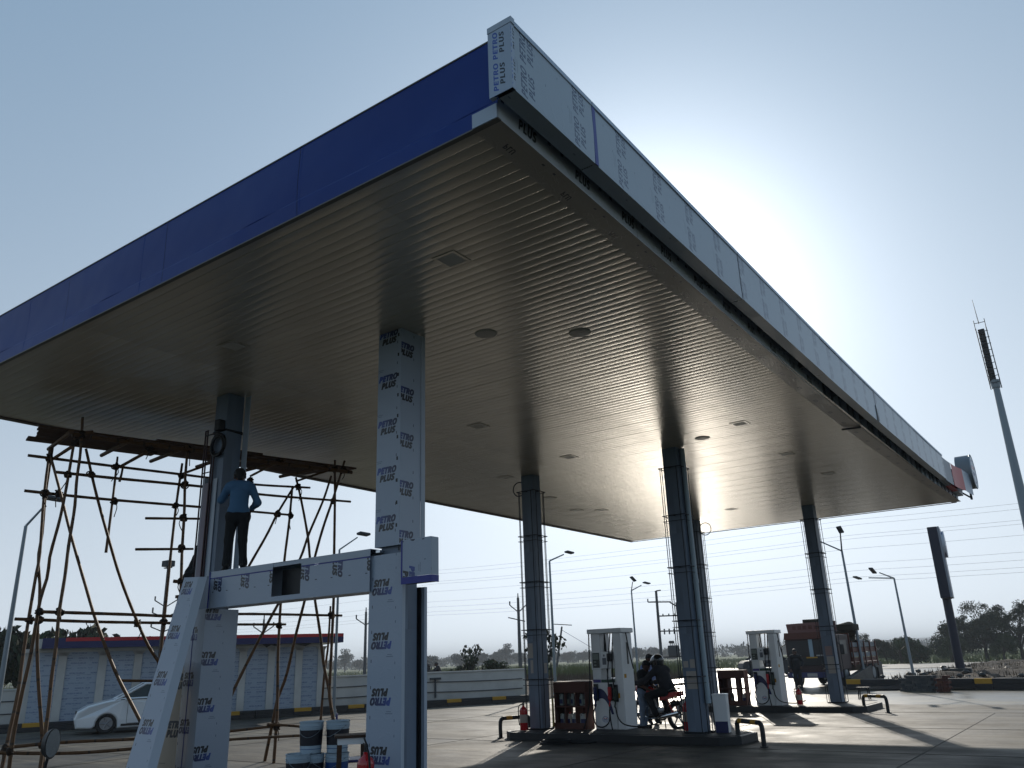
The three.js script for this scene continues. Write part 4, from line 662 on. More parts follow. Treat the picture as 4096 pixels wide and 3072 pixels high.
// right-hand group beyond the road
tree('big dense dark tree left of the totem post', 'dense', -15.9, -104, 0.92, matLeafDark); tree('dense dark tree directly behind the totem post', 'dense', -12.4, -103, 1.0, matLeafDark);
tree('wispy tree top rising above the dense trees right of the totem', 'feather', -13.2, -110, 1.0, matLeafPale);
tree('open crowned acacia with visible trunk at the far right', 'acacia', -9.0, -101, 1.0, matLeafPale); tree('second open acacia leaving the right edge of the frame', 'acacia', -5.2, -102, 1.02, matLeafPale);
tree('low dark tree at the right frame edge under the acacias', 'dense', -6.6, -98, 0.62, matLeafDark); tree('dark undergrowth tree between totem and acacia', 'dense', -10.4, -99, 0.55, matLeafMid); tree('leafy undergrowth tree left of the totem foot', 'dense', -15.2, -98.5, 0.52, matLeafMid);
tree('round dark bush tree right of the near double lamp post', 'dense', -21.4, -98, 0.53, matLeafDark); tree('olive bush beside the shorter double lamp post', 'shrub', -18.2, -97, 1.1, matLeafMid, undefined, -0.1, 1.2, 'bush'); tree('olive bush just left of the big dense tree', 'shrub', -19.6, -99, 1.0, matLeafMid, undefined, -0.1, 1.15, 'bush');
tree('pale tree behind the rear of the orange truck', 'acacia', -21.5, -88, 0.55, matLeafPale);
{ const t = thing('palm', 'small spiky palm behind the shorter double lamp post', 'palm', [-19.1, -0.1, -94]); const g = []; for (let i = 0; i < 26; i++) { const a = i * 2.4, l = rr(1.0, 1.7), h = rr(0.6, 1.5); g.push(quadSheet((u, v) => [Math.cos(a) * l * v + Math.sin(a) * (u - 0.5) * 0.14 * (1 - v), 1.35 + h * Math.sin(v * 2.0) , Math.sin(a) * l * v - Math.cos(a) * (u - 0.5) * 0.14 * (1 - v)], 1, 6)); } obj('frond', g, matLeafMid, t).userData.kind = 'stuff'; obj('trunk', stick([[0, 0, 0], [0, 1.4, 0]], 0.16, 0.12), matBark, t); }
// left, behind the building
const lg = [[-36.4, -16.6, 1.0, 'broad leaved tree left of centre behind the building roof'], [-37.2, -14.7, 1.05, 'broad leaved tree behind the scaffold foot at the far left'], [-35.4, -13.9, 0.85, 'low broad leaved tree at the left edge beside the building end'], [-42.7, -21.9, 1.12, 'broad leaved tree farther right behind the building roof'], [-42.2, -22.9, 0.98, 'smallest broad leaved tree top above the roof fascia'], [-34.2, -12.4, 0.75, 'leaning broad leaved tree cut by the left frame edge']];
for (const [x, z, s, l] of lg) tree(l, 'broad', x, z, s, matLeafDark);
tree('sparse big leaved sapling above the white wall', 'sparse', -31.2, -39.0, 1.0, matLeafDark, undefined, 0.1, 1.0, 'sapling'); tree('leafy shrub right of the sapling above the white wall', 'shrub', -30.1, -40.0, 0.62, matLeafMid, undefined, 0.2, 0.66, 'bush'); tree('small round shrub left of the sapling', 'shrub', -33.3, -40.2, 0.35, matLeafMid, undefined, 0.5, 0.4, 'bush');
tree('bare leafed sapling behind the left post of the middle island', 'sparse', -25.2, -37.5, 1.25, matLeafDark, undefined, 0.1, 1.25, 'sapling');
for (const [x, z, s, l] of [[-44.5, -40.6, 0.55, 'left half of the low hedge over the boundary wall'], [-43.4, -41.5, 0.5, 'right half of the low hedge over the boundary wall']]) tree(l, 'shrub', x, z, s, matLeafMid, undefined, 0.35, s * 0.55, 'bush');
// reed and scrub strip before the road, each a mass nobody could count
function bladeField(n, area, h0, h1, w, sd, base) { const keep = seed; seed = sd; const pos = []; for (let i = 0; i < n; i++) { const [x, z] = area(), h = rr(h0, h1), a = rnd() * 6.28, dx = Math.cos(a) * w, dz = Math.sin(a) * w, lx = rr(-0.25, 0.25) * h, lz = rr(-0.25, 0.25) * h, y = base(x, z); pos.push(x - dx, y, z - dz, x + dx, y, z + dz, x + lx, y + h, z + lz); } seed = keep; const g = new THREE.BufferGeometry(); g.setAttribute('position', new THREE.Float32BufferAttribute(pos, 3)); g.computeVertexNormals(); return fin(g); }
const stuff = (o, label, cat) => { tag(o, label, cat); o.userData.kind = 'stuff'; return o; };
stuff(obj('reeds', bladeField(9000, () => [rr(-52, -27), rr(-60, -56) - 0], 0.5, 1.35, 0.05, 501, () => -0.05), matReed), 'pale green reed strip behind the fuel dispenser', 'reeds');
stuff(obj('scrub', bladeField(7000, () => [rr(-50, -23.5), rr(-54, -44)], 0.15, 0.6, 0.04, 502, (x, z) => 0.15), matDry), 'dry brown scrub on the earth bank behind the rack', 'scrub');
stuff(obj('weeds', bladeField(6000, () => [rr(-9, 12), rr(-70, -38)], 0.06, 0.3, 0.03, 503, () => 0.3), matDry), 'withered weeds over the dug plot', 'weeds');
stuff(obj('field_grass', bladeField(26000, () => { const r = rr(95, 260), a = -rr(0.05, 1.25); return [Math.sin(a) * r, -Math.cos(a) * r]; }, 0.2, 0.6, 0.12, 504, () => -0.12), matReed), 'green field beyond the highway', 'grass');
{ // rubble and stones in the dug plot
  const st = []; const k = seed; seed = 77; for (let i = 0; i < 260; i++) { const g = new THREE.IcosahedronGeometry(rr(0.05, 0.2), 0), x = rr(-9, 10), z = rr(-66, -37.2); g.scale(1, 0.6, rr(0.7, 1.3)); g.rotateY(rr(0, 6)); g.translate(x, 0.34 + rr(-0.05, 0.12), z); st.push(fin(g)); } seed = k;
  stuff(obj('rubble', st, matIsland), 'stones scattered over the dug plot', 'rubble');
}
// far tree line: separate hazy trees in front of one dark wood
{
  const kinds = ['round', 'tall', 'round', 'dense']; let i = 0; const k = seed; seed = 909;
  const where = ['over the boundary wall', 'left of the left island post', 'behind the left island post', 'behind the rack', 'behind the dispenser', 'behind the transformer poles', 'between the island posts', 'behind the far dispenser', 'behind the truck', 'right of the truck'];
  const spots = [[-46.95, 300, 1.25, 'tall'], [-41.3, 255, 1.05, 'round'], [-46, 330, 1.0, 'round'], [-47.8, 320, 0.9, 'round'], [-44.6, 310, 1.0, 'round'], [-39.4, 270, 0.95, 'round'], [-38.2, 300, 1.05, 'round'], [-37.0, 330, 1.2, 'round'], [-36.3, 320, 1.25, 'tall'], [-35.4, 350, 1.1, 'round'], [-34.3, 330, 0.95, 'round'], [-33.2, 360, 1.25, 'round'], [-32.2, 340, 1.1, 'round'], [-31.2, 350, 1.15, 'round'], [-29.9, 380, 1.2, 'tall'], [-28.8, 330, 1.15, 'round'], [-27.5, 300, 1.15, 'round'], [-26.4, 340, 1.1, 'round'], [-25.3, 380, 1.0, 'round'], [-22.8, 420, 1.15, 'round'], [-20.9, 430, 1.0, 'round'], [-18.4, 430, 1.0, 'round'], [-13.1, 330, 1.0, 'round'], [-12.3, 350, 1.1, 'round']];
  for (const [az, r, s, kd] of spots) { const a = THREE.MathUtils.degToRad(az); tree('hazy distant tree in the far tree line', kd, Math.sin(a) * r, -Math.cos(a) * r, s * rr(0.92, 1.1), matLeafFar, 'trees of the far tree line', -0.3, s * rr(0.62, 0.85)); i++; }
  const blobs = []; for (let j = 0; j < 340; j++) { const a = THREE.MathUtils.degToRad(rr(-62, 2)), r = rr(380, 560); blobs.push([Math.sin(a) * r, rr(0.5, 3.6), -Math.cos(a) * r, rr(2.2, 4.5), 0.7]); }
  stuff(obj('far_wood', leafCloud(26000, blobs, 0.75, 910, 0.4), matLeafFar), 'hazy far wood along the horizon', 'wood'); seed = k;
}

// ------------------------------------------------------------ people: one field per body, clothing as shells over it
function field(bones, cell, k = 0.03) { // bones: [a, b, ra, rb]
  const lo = V(1e9, 1e9, 1e9), hi = V(-1e9, -1e9, -1e9);
  for (const [a, b, ra, rb] of bones) { const r = Math.max(ra, rb); lo.min(V(Math.min(a[0], b[0]) - r, Math.min(a[1], b[1]) - r, Math.min(a[2], b[2]) - r)); hi.max(V(Math.max(a[0], b[0]) + r, Math.max(a[1], b[1]) + r, Math.max(a[2], b[2]) + r)); }
  const c = lo.clone().add(hi).multiplyScalar(0.5), s = hi.clone().sub(lo), L = Math.max(s.x, s.y, s.z) + cell * 8, res = Math.min(150, Math.ceil(L / cell));
  const mc = new MarchingCubes(res, matSkin, false, false, 240000); mc.isolation = 0; const step = L / res, half = res / 2;
  const B = bones.map(([a, b, ra, rb]) => { const d = [b[0] - a[0], b[1] - a[1], b[2] - a[2]], l2 = d[0] * d[0] + d[1] * d[1] + d[2] * d[2] || 1e-9; return { a, d, l2, ra, rb }; });
  const R = step * 6;
  for (let z = 0; z < res; z++) { const pz = c.z + (z - half) * step; for (let y = 0; y < res; y++) { const py = c.y + (y - half) * step; for (let x = 0; x < res; x++) {
    const px = c.x + (x - half) * step; let m = 1;
    for (const q of B) { const ex = px - q.a[0], ey = py - q.a[1], ez = pz - q.a[2]; let t = (ex * q.d[0] + ey * q.d[1] + ez * q.d[2]) / q.l2; t = t < 0 ? 0 : t > 1 ? 1 : t;
      const gx = ex - q.d[0] * t, gy = ey - q.d[1] * t, gz = ez - q.d[2] * t, dd = Math.sqrt(gx * gx + gy * gy + gz * gz) - (q.ra + (q.rb - q.ra) * t);
      const h = Math.max(0, k - Math.abs(m - dd)) / k; m = Math.min(m, dd) - h * h * k * 0.25; }
    mc.field[x + y * res + z * res * res] = -m; } } }
  mc.update(); const n = mc.count ?? mc.geometry.drawRange.count, g = new THREE.BufferGeometry(), p = mc.positionArray.slice(0, n * 3), nn = mc.normalArray.slice(0, n * 3);
  for (let i = 0; i < n; i++) { p[i * 3] = c.x + p[i * 3] * L / 2; p[i * 3 + 1] = c.y + p[i * 3 + 1] * L / 2; p[i * 3 + 2] = c.z + p[i * 3 + 2] * L / 2; }
  g.setAttribute('position', new THREE.BufferAttribute(p, 3)); g.setAttribute('normal', new THREE.BufferAttribute(nn, 3)); return fin(g);
}
const add3 = (a, b) => [a[0] + b[0], a[1] + b[1], a[2] + b[2]], sub3 = (a, b) => [a[0] - b[0], a[1] - b[1], a[2] - b[2]], mul3 = (a, s) => [a[0] * s, a[1] * s, a[2] * s], mix3 = (a, b, t) => add3(a, mul3(sub3(b, a), t)), nrm3 = (a) => mul3(a, 1 / Math.hypot(...a)), cross3 = (a, b) => [a[1] * b[2] - a[2] * b[1], a[2] * b[0] - a[0] * b[2], a[0] * b[1] - a[1] * b[0]];
function handBones(w, dir, palmN, s = 1, curl = 0.5) { // wrist, pointing direction, palm normal
  const d = nrm3(dir), sd = nrm3(cross3(d, palmN)), n = nrm3(cross3(sd, d)), P = (a, b, c) => add3(w, mul3(add3(add3(mul3(d, a), mul3(sd, b)), mul3(n, c)), s)); const B = [];
  for (const b of [-0.03, -0.01, 0.01, 0.03]) B.push([P(0.0, b * 0.6, 0), P(0.085, b, 0), 0.015 * s, 0.012 * s]);
  [[-0.032, 0.062], [-0.011, 0.075], [0.011, 0.07], [0.032, 0.054]].forEach(([b, l]) => { let q = [0.088, b, 0], an = 0; for (let k = 0; k < 3; k++) { an += curl * (k ? 1 : 0.6); const L = l * [0.46, 0.32, 0.26][k], e = [q[0] + Math.cos(an) * L, q[1] * 1.03, q[2] + Math.sin(an) * L]; B.push([P(...q), P(...e), 0.0092 * s, 0.0078 * s]); q = e; } });
  B.push([P(0.02, -0.03, 0.004), P(0.06, -0.058, 0.014), 0.013 * s, 0.011 * s], [P(0.06, -0.058, 0.014), P(0.095, -0.062, 0.03), 0.0105 * s, 0.0085 * s]); return B;
}
function headGeo(c, up, fwd, s) { // skull, jaw, nose, lips, ears; c is the centre of the skull
  const u = nrm3(up), f0 = nrm3(fwd), r = nrm3(cross3(u, f0)), f = nrm3(cross3(r, u)), P = (x, y, z) => add3(c, mul3(add3(add3(mul3(r, x), mul3(u, y)), mul3(f, z)), s));
  const B = [[P(0, 0.03, -0.02), P(0, 0.02, 0.02), 0.088 * s, 0.082 * s], [P(0, -0.03, 0.02), P(0, -0.075, 0.045), 0.068 * s, 0.042 * s], [P(0, -0.09, 0.06), P(0, -0.095, 0.065), 0.026 * s, 0.022 * s], [P(0, 0.0, 0.098), P(0, -0.032, 0.116), 0.011 * s, 0.016 * s], [P(-0.02, -0.066, 0.088), P(0.02, -0.066, 0.088), 0.011 * s, 0.011 * s], [P(-0.034, 0.024, 0.085), P(0.034, 0.024, 0.085), 0.016 * s, 0.016 * s]];
  for (const k of [-1, 1]) B.push([P(k * 0.086, 0.01, -0.005), P(k * 0.09, -0.03, 0), 0.017 * s, 0.012 * s]);
  const eyes = [-1, 1].map((k) => { const e = P(k * 0.033, 0.002, 0.083); return sph(e[0], e[1], e[2], 0.012 * s, 1, 1, 1, 8); });
  return { geo: field(B, 0.0065 * s, 0.02 * s), eyes, P };
}
// J: joints in local metres; clothing materials
function person(name, label, pos, turn, J, o) {
  const t = thing(name, label, 'person', pos, turn), s = o.s ?? 1, cell = o.cell ?? 0.016;
  const torso = [[J.pelvis, mix3(J.pelvis, J.chest, 0.5), 0.125 * s, 0.125 * s], [mix3(J.pelvis, J.chest, 0.5), J.chest, 0.125 * s, 0.14 * s], [mix3(J.shL, J.shR, 0.22), mix3(J.shL, J.shR, 0.78), 0.098 * s, 0.098 * s], [mix3(J.hipL, J.hipR, -0.05), mix3(J.hipL, J.hipR, 1.05), 0.098 * s, 0.098 * s], [J.chest, mix3(J.shL, J.shR, 0.5), 0.11 * s, 0.075 * s]];
  const arm = (a, b, c) => [[J[a], J[b], 0.056 * s, 0.042 * s], [J[b], J[c], 0.04 * s, 0.027 * s]], leg = (a, b, c) => [[J[a], J[b], 0.088 * s, 0.058 * s], [J[b], mix3(J[b], J[c], 0.4), 0.056 * s, 0.056 * s], [mix3(J[b], J[c], 0.4), J[c], 0.056 * s, 0.036 * s]];
  const feet = ['L', 'R'].map((k) => [J['an' + k], J['toe' + k], 0.036 * s, 0.032 * s]);
  const body = [...torso, ...arm('shL', 'elL', 'wrL'), ...arm('shR', 'elR', 'wrR'), ...leg('hipL', 'knL', 'anL'), ...leg('hipR', 'knR', 'anR'), ...feet, [mix3(J.shL, J.shR, 0.5), J.neck, 0.062 * s, 0.055 * s], [J.neck, J.head, 0.055 * s, 0.06 * s]];
  const hd = headGeo(J.head, o.up ?? sub3(J.head, J.neck), J.look, s), gs = [field(body, cell, 0.035 * s), hd.geo];
  for (const k of ['L', 'R']) { const d = J['hand' + k] ?? sub3(J['wr' + k], J['el' + k]); gs.push(field(handBones(J['wr' + k], d, J['palm' + k] ?? [0, -1, 0.2], s, J.curl ?? 0.5), 0.0045 * s, 0.008 * s)); }
  obj('body', gs, matSkin, t); obj('eye', hd.eyes, matShoe, t);
  const inflate = (b, r) => b.map(([a, c, x, y]) => [a, c, x + r, y + r]);
  const sl = o.sleeve ?? 1, armS = (a, b, c) => { const q = arm(a, b, c); if (sl >= 1) return [q[0], [J[b], mix3(J[b], J[c], 0.9), 0.043 * s, 0.036 * s]]; return [[J[a], mix3(J[a], J[b], sl), 0.06 * s, 0.058 * s]]; };
  const wrink = ['L', 'R'].flatMap((k) => [0.3, 0.62].map((q) => { const p = mix3(J['el' + k], J['wr' + k], q * 0.5); return [p, add3(p, [0.004, 0.01, 0.004]), 0.048 * s, 0.047 * s]; }));
  const hem = o.hem ?? 0.06; const belt = [[add3(mix3(J.hipL, J.hipR, 0.1), [0, hem, 0]), add3(mix3(J.hipL, J.hipR, 0.9), [0, hem, 0]), 0.112 * s, 0.112 * s]];
  obj('shirt', field([...inflate([torso[1], torso[2], torso[4]], 0.016 * s), [mix3(J.pelvis, J.chest, 0.25), mix3(J.pelvis, J.chest, 0.6), 0.142 * s, 0.142 * s], ...belt, ...inflate([...armS('shL', 'elL', 'wrL'), ...armS('shR', 'elR', 'wrR')], 0.014 * s), ...(sl >= 1 ? wrink : []), [mix3(J.shL, J.shR, 0.5), mix3(mix3(J.shL, J.shR, 0.5), J.neck, 0.75), 0.078 * s, 0.066 * s]], cell, 0.04 * s), o.shirt, t);
  const trouser = (a, b, c) => [[J[a], J[b], 0.1 * s, 0.074 * s], [J[b], mix3(J[b], J[c], 0.88), 0.072 * s, 0.06 * s], [mix3(J[b], J[c], 0.8), mix3(J[b], J[c], 0.93), 0.062 * s, 0.066 * s]];
  obj('trousers', field([[mix3(J.hipL, J.hipR, 0), mix3(J.hipL, J.hipR, 1), 0.118 * s, 0.118 * s], [J.pelvis, add3(J.pelvis, [0, 0.06 * s, 0]), 0.132 * s, 0.125 * s], ...trouser('hipL', 'knL', 'anL'), ...trouser('hipR', 'knR', 'anR')], cell, 0.03 * s), o.trousers, t);
  for (const k of ['L', 'R']) obj('shoe', field([[add3(J['an' + k], [0, -0.02 * s, 0]), J['toe' + k], 0.047 * s, 0.04 * s], [add3(J['an' + k], mul3(sub3(J['an' + k], J['toe' + k]), 0.25)), J['an' + k], 0.038 * s, 0.044 * s]], 0.012 * s, 0.02), matShoe, t);
  const P = hd.P;
  if (o.helmet) { obj('helmet', field([[P(0, 0.045, -0.03), P(0, 0.035, 0.02), 0.128 * s, 0.122 * s], [P(0, -0.04, -0.03), P(0, -0.05, 0.05), 0.115 * s, 0.1 * s]], 0.012 * s, 0.03), matHelmet, t); obj('visor', field([[P(-0.05, 0.01, 0.115), P(0.05, 0.01, 0.115), 0.05 * s, 0.05 * s]], 0.01 * s, 0.02), matGlassDark, t); }
  else obj('hair', field([[P(0, 0.05, -0.035), P(0, 0.055, 0.015), 0.09 * s, 0.082 * s], [P(0, 0.0, -0.06), P(0, -0.05, -0.055), 0.062 * s, 0.045 * s], [P(-0.07, 0.03, -0.02), P(-0.076, -0.01, -0.02), 0.032 * s, 0.018 * s], [P(0.07, 0.03, -0.02), P(0.076, -0.01, -0.02), 0.032 * s, 0.018 * s], [P(-0.04, 0.085, 0.05), P(0.04, 0.085, 0.05), 0.034 * s, 0.034 * s]], 0.009 * s, 0.03), matHair, t);
  return t;
}
const stand = (o = {}) => ({ pelvis: [0, 0.93, 0], chest: [0, 1.22, 0.01], neck: [0, 1.46, 0.01], head: [0, 1.6, 0.04], look: [0, 0, 1], shL: [0.185, 1.4, 0], shR: [-0.185, 1.4, 0], elL: [0.24, 1.12, -0.03], elR: [-0.24, 1.12, -0.03], wrL: [0.24, 0.9, 0.1], wrR: [-0.24, 0.9, 0.1], hipL: [0.09, 0.9, 0], hipR: [-0.09, 0.9, 0], knL: [0.1, 0.5, 0.02], knR: [-0.1, 0.5, 0.02], anL: [0.1, 0.085, -0.02], anR: [-0.1, 0.085, -0.02], toeL: [0.13, 0.04, 0.14], toeR: [-0.13, 0.04, 0.14], ...o });
const scaleJ = (J, s) => Object.fromEntries(Object.entries(J).map(([k, v]) => [k, Array.isArray(v) && !['look', 'palmL', 'palmR', 'handL', 'handR'].includes(k) ? mul3(v, s) : v]));
{ // worker on the beam, back to the camera, both hands at the post
  const s = 0.885, J = scaleJ(stand({ pelvis: [0, 0.95, 0.0], chest: [0.0, 1.23, -0.02], neck: [0.01, 1.455, 0.03], head: [0.02, 1.595, 0.06], look: [0.1, 0.25, 1], elR: [-0.3, 1.14, 0.02], wrR: [-0.2, 1.08, 0.22], elL: [0.3, 1.2, 0.14], wrL: [0.24, 1.3, 0.36], palmL: [-0.4, -0.2, 0.8], handL: [-0.2, 0.8, 0.5], knL: [0.12, 0.5, 0.02], knR: [-0.1, 0.5, 0.0], anL: [0.13, 0.085, 0.0], anR: [-0.14, 0.085, -0.04], toeL: [0.17, 0.04, 0.15], toeR: [-0.2, 0.04, 0.1] }), s);
  person('person', 'worker in light blue shirt and dark trousers standing on the box beam', [-10.3, 2.967, -7.4], -2.25, J, { s, shirt: matShirtBlue, trousers: matTrouserDark, hem: 0.07, cell: 0.013 });
}
{ // second worker, crouching behind the half-clad post
  const s = 0.9, J = scaleJ(stand({ pelvis: [0, 0.28, -0.16], chest: [0, 0.58, -0.02], neck: [0, 0.8, 0.1], head: [0, 0.92, 0.17], look: [0, -0.3, 1], shL: [0.18, 0.74, 0.06], shR: [-0.18, 0.74, 0.06], elL: [0.24, 0.5, 0.2], elR: [-0.24, 0.5, 0.2], wrL: [0.14, 0.42, 0.4], wrR: [-0.14, 0.42, 0.4], hipL: [0.1, 0.28, -0.14], hipR: [-0.1, 0.28, -0.14], knL: [0.18, 0.5, 0.24], knR: [-0.18, 0.5, 0.24], anL: [0.14, 0.08, 0.05], anR: [-0.14, 0.08, 0.05], toeL: [0.16, 0.04, 0.2], toeR: [-0.16, 0.04, 0.2] }), s);
  person('person', 'dark clothed worker crouching behind the half clad post', [-11.48, 2.74, -7.65], 1.9, J, { s, shirt: matShirtDark, trousers: matTrouserDark, cell: 0.015 });
  const st = thing('work_trestle', 'dark trestle board that the crouching worker squats on', 'trestle', [-11.45, 0, -7.75]); obj('board', bx(-0.35, 0.3, 2.69, 2.735, -0.25, 0.3), matPlank, st); for (const [x, z] of [[-0.3, -0.2], [-0.3, 0.25]]) obj('leg', rod([x, 0, z], [x, 2.69, z], 0.03), matBamboo, st); for (const [x, z] of [[0.25, -0.2], [0.25, 0.25]]) obj('leg', rod([x - 0.02, 0, z - 0.0], [x, 2.69, z], 0.03), matBamboo, st);
}
{ // attendant by the dispenser
  const s = 0.89, J = scaleJ(stand({ chest: [0, 1.2, 0.05], neck: [0, 1.42, 0.11], head: [0.0, 1.55, 0.17], look: [0, -0.35, 1], shL: [0.18, 1.36, 0.06], shR: [-0.18, 1.36, 0.06], elL: [0.25, 1.1, 0.12], elR: [-0.25, 1.08, 0.12], wrL: [0.14, 0.98, 0.36], wrR: [-0.12, 0.92, 0.36], anL: [0.15, 0.085, -0.1], knL: [0.14, 0.5, 0.0], toeL: [0.18, 0.04, 0.06] }), s);
  person('person', 'fuel attendant in dark shirt and pale jeans beside the nearer dispenser', [-9.47, 0, -18.25], 1.5, J, { s, shirt: matShirtDark, trousers: matTrouserPale, hem: 0.0, cell: 0.014, sleeve: 0.9 });
}
const riderJ = { pelvis: [0, 0.86, -0.12], chest: [0, 1.12, 0.0], neck: [0, 1.33, 0.1], head: [0, 1.45, 0.15], look: [0, -0.1, 1], shL: [0.2, 1.27, 0.05], shR: [-0.2, 1.27, 0.05], elL: [0.34, 1.05, 0.3], elR: [-0.34, 1.05, 0.3], wrL: [0.33, 1.0, 0.62], wrR: [-0.33, 1.0, 0.62], hipL: [0.1, 0.84, -0.1], hipR: [-0.1, 0.84, -0.1], knL: [0.24, 0.72, 0.3], knR: [-0.24, 0.72, 0.3], anL: [0.21, 0.34, 0.12], anR: [-0.21, 0.34, 0.12], toeL: [0.22, 0.3, 0.28], toeR: [-0.22, 0.3, 0.28], curl: 0.9 };
const BIKE = [-9.16, 0, -18.3], BIKE_TURN = -1.877;
person('person', 'helmeted rider in a dark jacket seated on the red motorcycle', [BIKE[0] + 0.27, 0, BIKE[2] + 0.09], BIKE_TURN, riderJ, { s: 1.08, shirt: matShirtGrey, trousers: matTrouserDark, helmet: true, cell: 0.016, up: [0, 1, 0.1] });
person('person', 'man in pale blue shirt standing beyond the motorcycle rider', [-9.95, 0, -19.65], 0.9, scaleJ(stand({ elR: [-0.28, 1.12, 0.1], wrR: [-0.16, 1.08, 0.3] }), 0.95), { s: 0.95, shirt: matShirtPale, trousers: matTrouserDark, cell: 0.018, sleeve: 0.6 });
person('person', 'man in dark trousers standing between the far dispenser and the truck', [-11.75, 0, -37.0], 0.3, scaleJ(stand({ elL: [0.3, 1.15, 0.02], wrL: [0.22, 1.0, 0.2] }), 0.97), { s: 0.97, shirt: matShirtDark, trousers: matTrouserDark, cell: 0.02 });
person('person', 'distant figure standing on the far side of the white wall', [-37.0, 0.12, -41.6], 0.9, scaleJ(stand(), 1.0), { s: 1.0, shirt: matShirtGrey, trousers: matTrouserDark, cell: 0.024 });
person('person', 'distant rider on a motorcycle beyond the white wall', [-36.2, 0.1, -41.9], -0.6, riderJ, { s: 1.0, shirt: matShirtDark, trousers: matTrouserDark, cell: 0.024 });

// ------------------------------------------------------------ motorcycles
function motorcycle(label, pos, turn, group) { // faces local +z
  const t = thing('motorcycle', label, 'motorcycle', pos, turn, group);
  for (const z of [0.66, -0.64]) {
    const wh = obj('wheel', [fin(new THREE.TorusGeometry(0.235, 0.022, 8, 30).rotateY(Math.PI / 2).translate(0, 0.3, z)), rod([-0.06, 0.3, z], [0.06, 0.3, z], 0.05, 0.05, 12), ...[0, 1, 2, 3, 4].map((i) => { const a = i * 1.2566 + 0.3; return rod([0, 0.3 + Math.sin(a) * 0.04, z + Math.cos(a) * 0.04], [0, 0.3 + Math.sin(a) * 0.23, z + Math.cos(a) * 0.23], 0.02, 0.014, 6); })], matAlloy, t);
    obj('tyre', fin(new THREE.TorusGeometry(0.272, z > 0 ? 0.042 : 0.052, 10, 36).rotateY(Math.PI / 2).translate(0, 0.3, z)), matRubber, wh);
    obj('mudguard', [quadSheet((u, v) => { const a = lerp(z > 0 ? 0.5 : 0.25, z > 0 ? 2.4 : 2.3, u); return [(v - 0.5) * 0.13, 0.3 + Math.sin(a) * (0.345 - 0.02 * Math.abs(v - 0.5)), z + (z > 0 ? Math.cos(a) : -Math.cos(a)) * 0.345]; }, 14, 4)], z > 0 ? matRedGloss : matBlack, t);
  }
  obj('front_fork', [-1, 1].flatMap((s) => [rod([s * 0.085, 0.3, 0.66], [s * 0.085, 0.92, 0.42], 0.024, 0.02), rod([s * 0.085, 0.3, 0.66], [s * 0.085, 0.55, 0.56], 0.032)]), matChrome, t);
  obj('handlebar', tube([[0.37, 0.98, 0.3], [0.25, 1.0, 0.4], [0.1, 0.95, 0.42], [-0.1, 0.95, 0.42], [-0.25, 1.0, 0.4], [-0.37, 0.98, 0.3]], 0.013, 24), matBlack, t);
  for (const s of [-1, 1]) obj('grip', rod([s * 0.29, 0.99, 0.37], [s * 0.39, 0.975, 0.28], 0.019, 0.019, 10), matRubber, t);
  for (const s of [-1, 1]) { const m = obj('mirror_stalk', tube([[s * 0.27, 1.0, 0.38], [s * 0.31, 1.1, 0.38], [s * 0.33, 1.2, 0.36]], 0.007, 8), matBlack, t); const g = new THREE.CylinderGeometry(0.056, 0.044, 0.03, 22); g.rotateX(-Math.PI / 2); g.scale(0.8, 1.2, 1); g.translate(s * 0.335, 1.24, 0.36); obj('mirror_shell', fin(g), matBlack, m); const q = new THREE.CircleGeometry(0.05, 22); q.rotateY(Math.PI); q.scale(0.8, 1.2, 1); q.translate(s * 0.335, 1.24, 0.343); obj('mirror_glass', fin(q), M('mirror glass ' + s + label.length, 0x8a9298, 0.15, { metalness: 0.8 }), m); }
  const hl = obj('headlight', [sph(0, 0.86, 0.52, 0.1, 1, 1.1, 0.8)], matRedGloss, t); obj('lens', fin(new THREE.CircleGeometry(0.075, 20).translate(0, 0.86, 0.601)), matLens, hl);
  obj('fuel_tank', field([[[0, 0.8, 0.24], [0, 0.78, -0.08], 0.125, 0.085], [[0.05, 0.82, 0.2], [-0.05, 0.82, 0.2], 0.11, 0.11]], 0.014, 0.03), matRedGloss, t);
  obj('seat', field([[[0, 0.77, -0.08], [0, 0.79, -0.6], 0.085, 0.075], [[0.05, 0.77, -0.3], [-0.05, 0.77, -0.3], 0.08, 0.08]], 0.014, 0.03), matRubber, t);
  obj('tail_panel', [ext([[-0.2, 0.62], [-0.72, 0.74], [-0.78, 0.82], [-0.6, 0.8], [-0.2, 0.76]], 0.03, 0.01).rotateY(-Math.PI / 2).translate(0.1, 0, 0), ext([[-0.2, 0.62], [-0.72, 0.74], [-0.78, 0.82], [-0.6, 0.8], [-0.2, 0.76]], 0.03, 0.01).rotateY(-Math.PI / 2).translate(-0.07, 0, 0)], matRedGloss, t);
  obj('grab_rail', tube([[0.1, 0.8, -0.4], [0.11, 0.88, -0.66], [0, 0.89, -0.74], [-0.11, 0.88, -0.66], [-0.1, 0.8, -0.4]], 0.012, 20), matAlloy, t);
  obj('tail_light', cb(0, 0.76, -0.79, 0.14, 0.06, 0.06, 0.02), matTail, t); obj('number_plate', cb(0, 0.6, -0.84, 0.2, 0.13, 0.008), matPaper, t); obj('plate_bracket', rod([0, 0.74, -0.74], [0, 0.5, -0.86], 0.02), matBlack, t);
  for (const s of [-1, 1]) obj('indicator', [rod([0, 0.68, -0.76], [s * 0.16, 0.7, -0.76], 0.01), sph(s * 0.18, 0.7, -0.77, 0.028, 1, 0.8, 1, 8)], M('amber lens ' + s + label.length, 0xa85a12, 0.3), t);
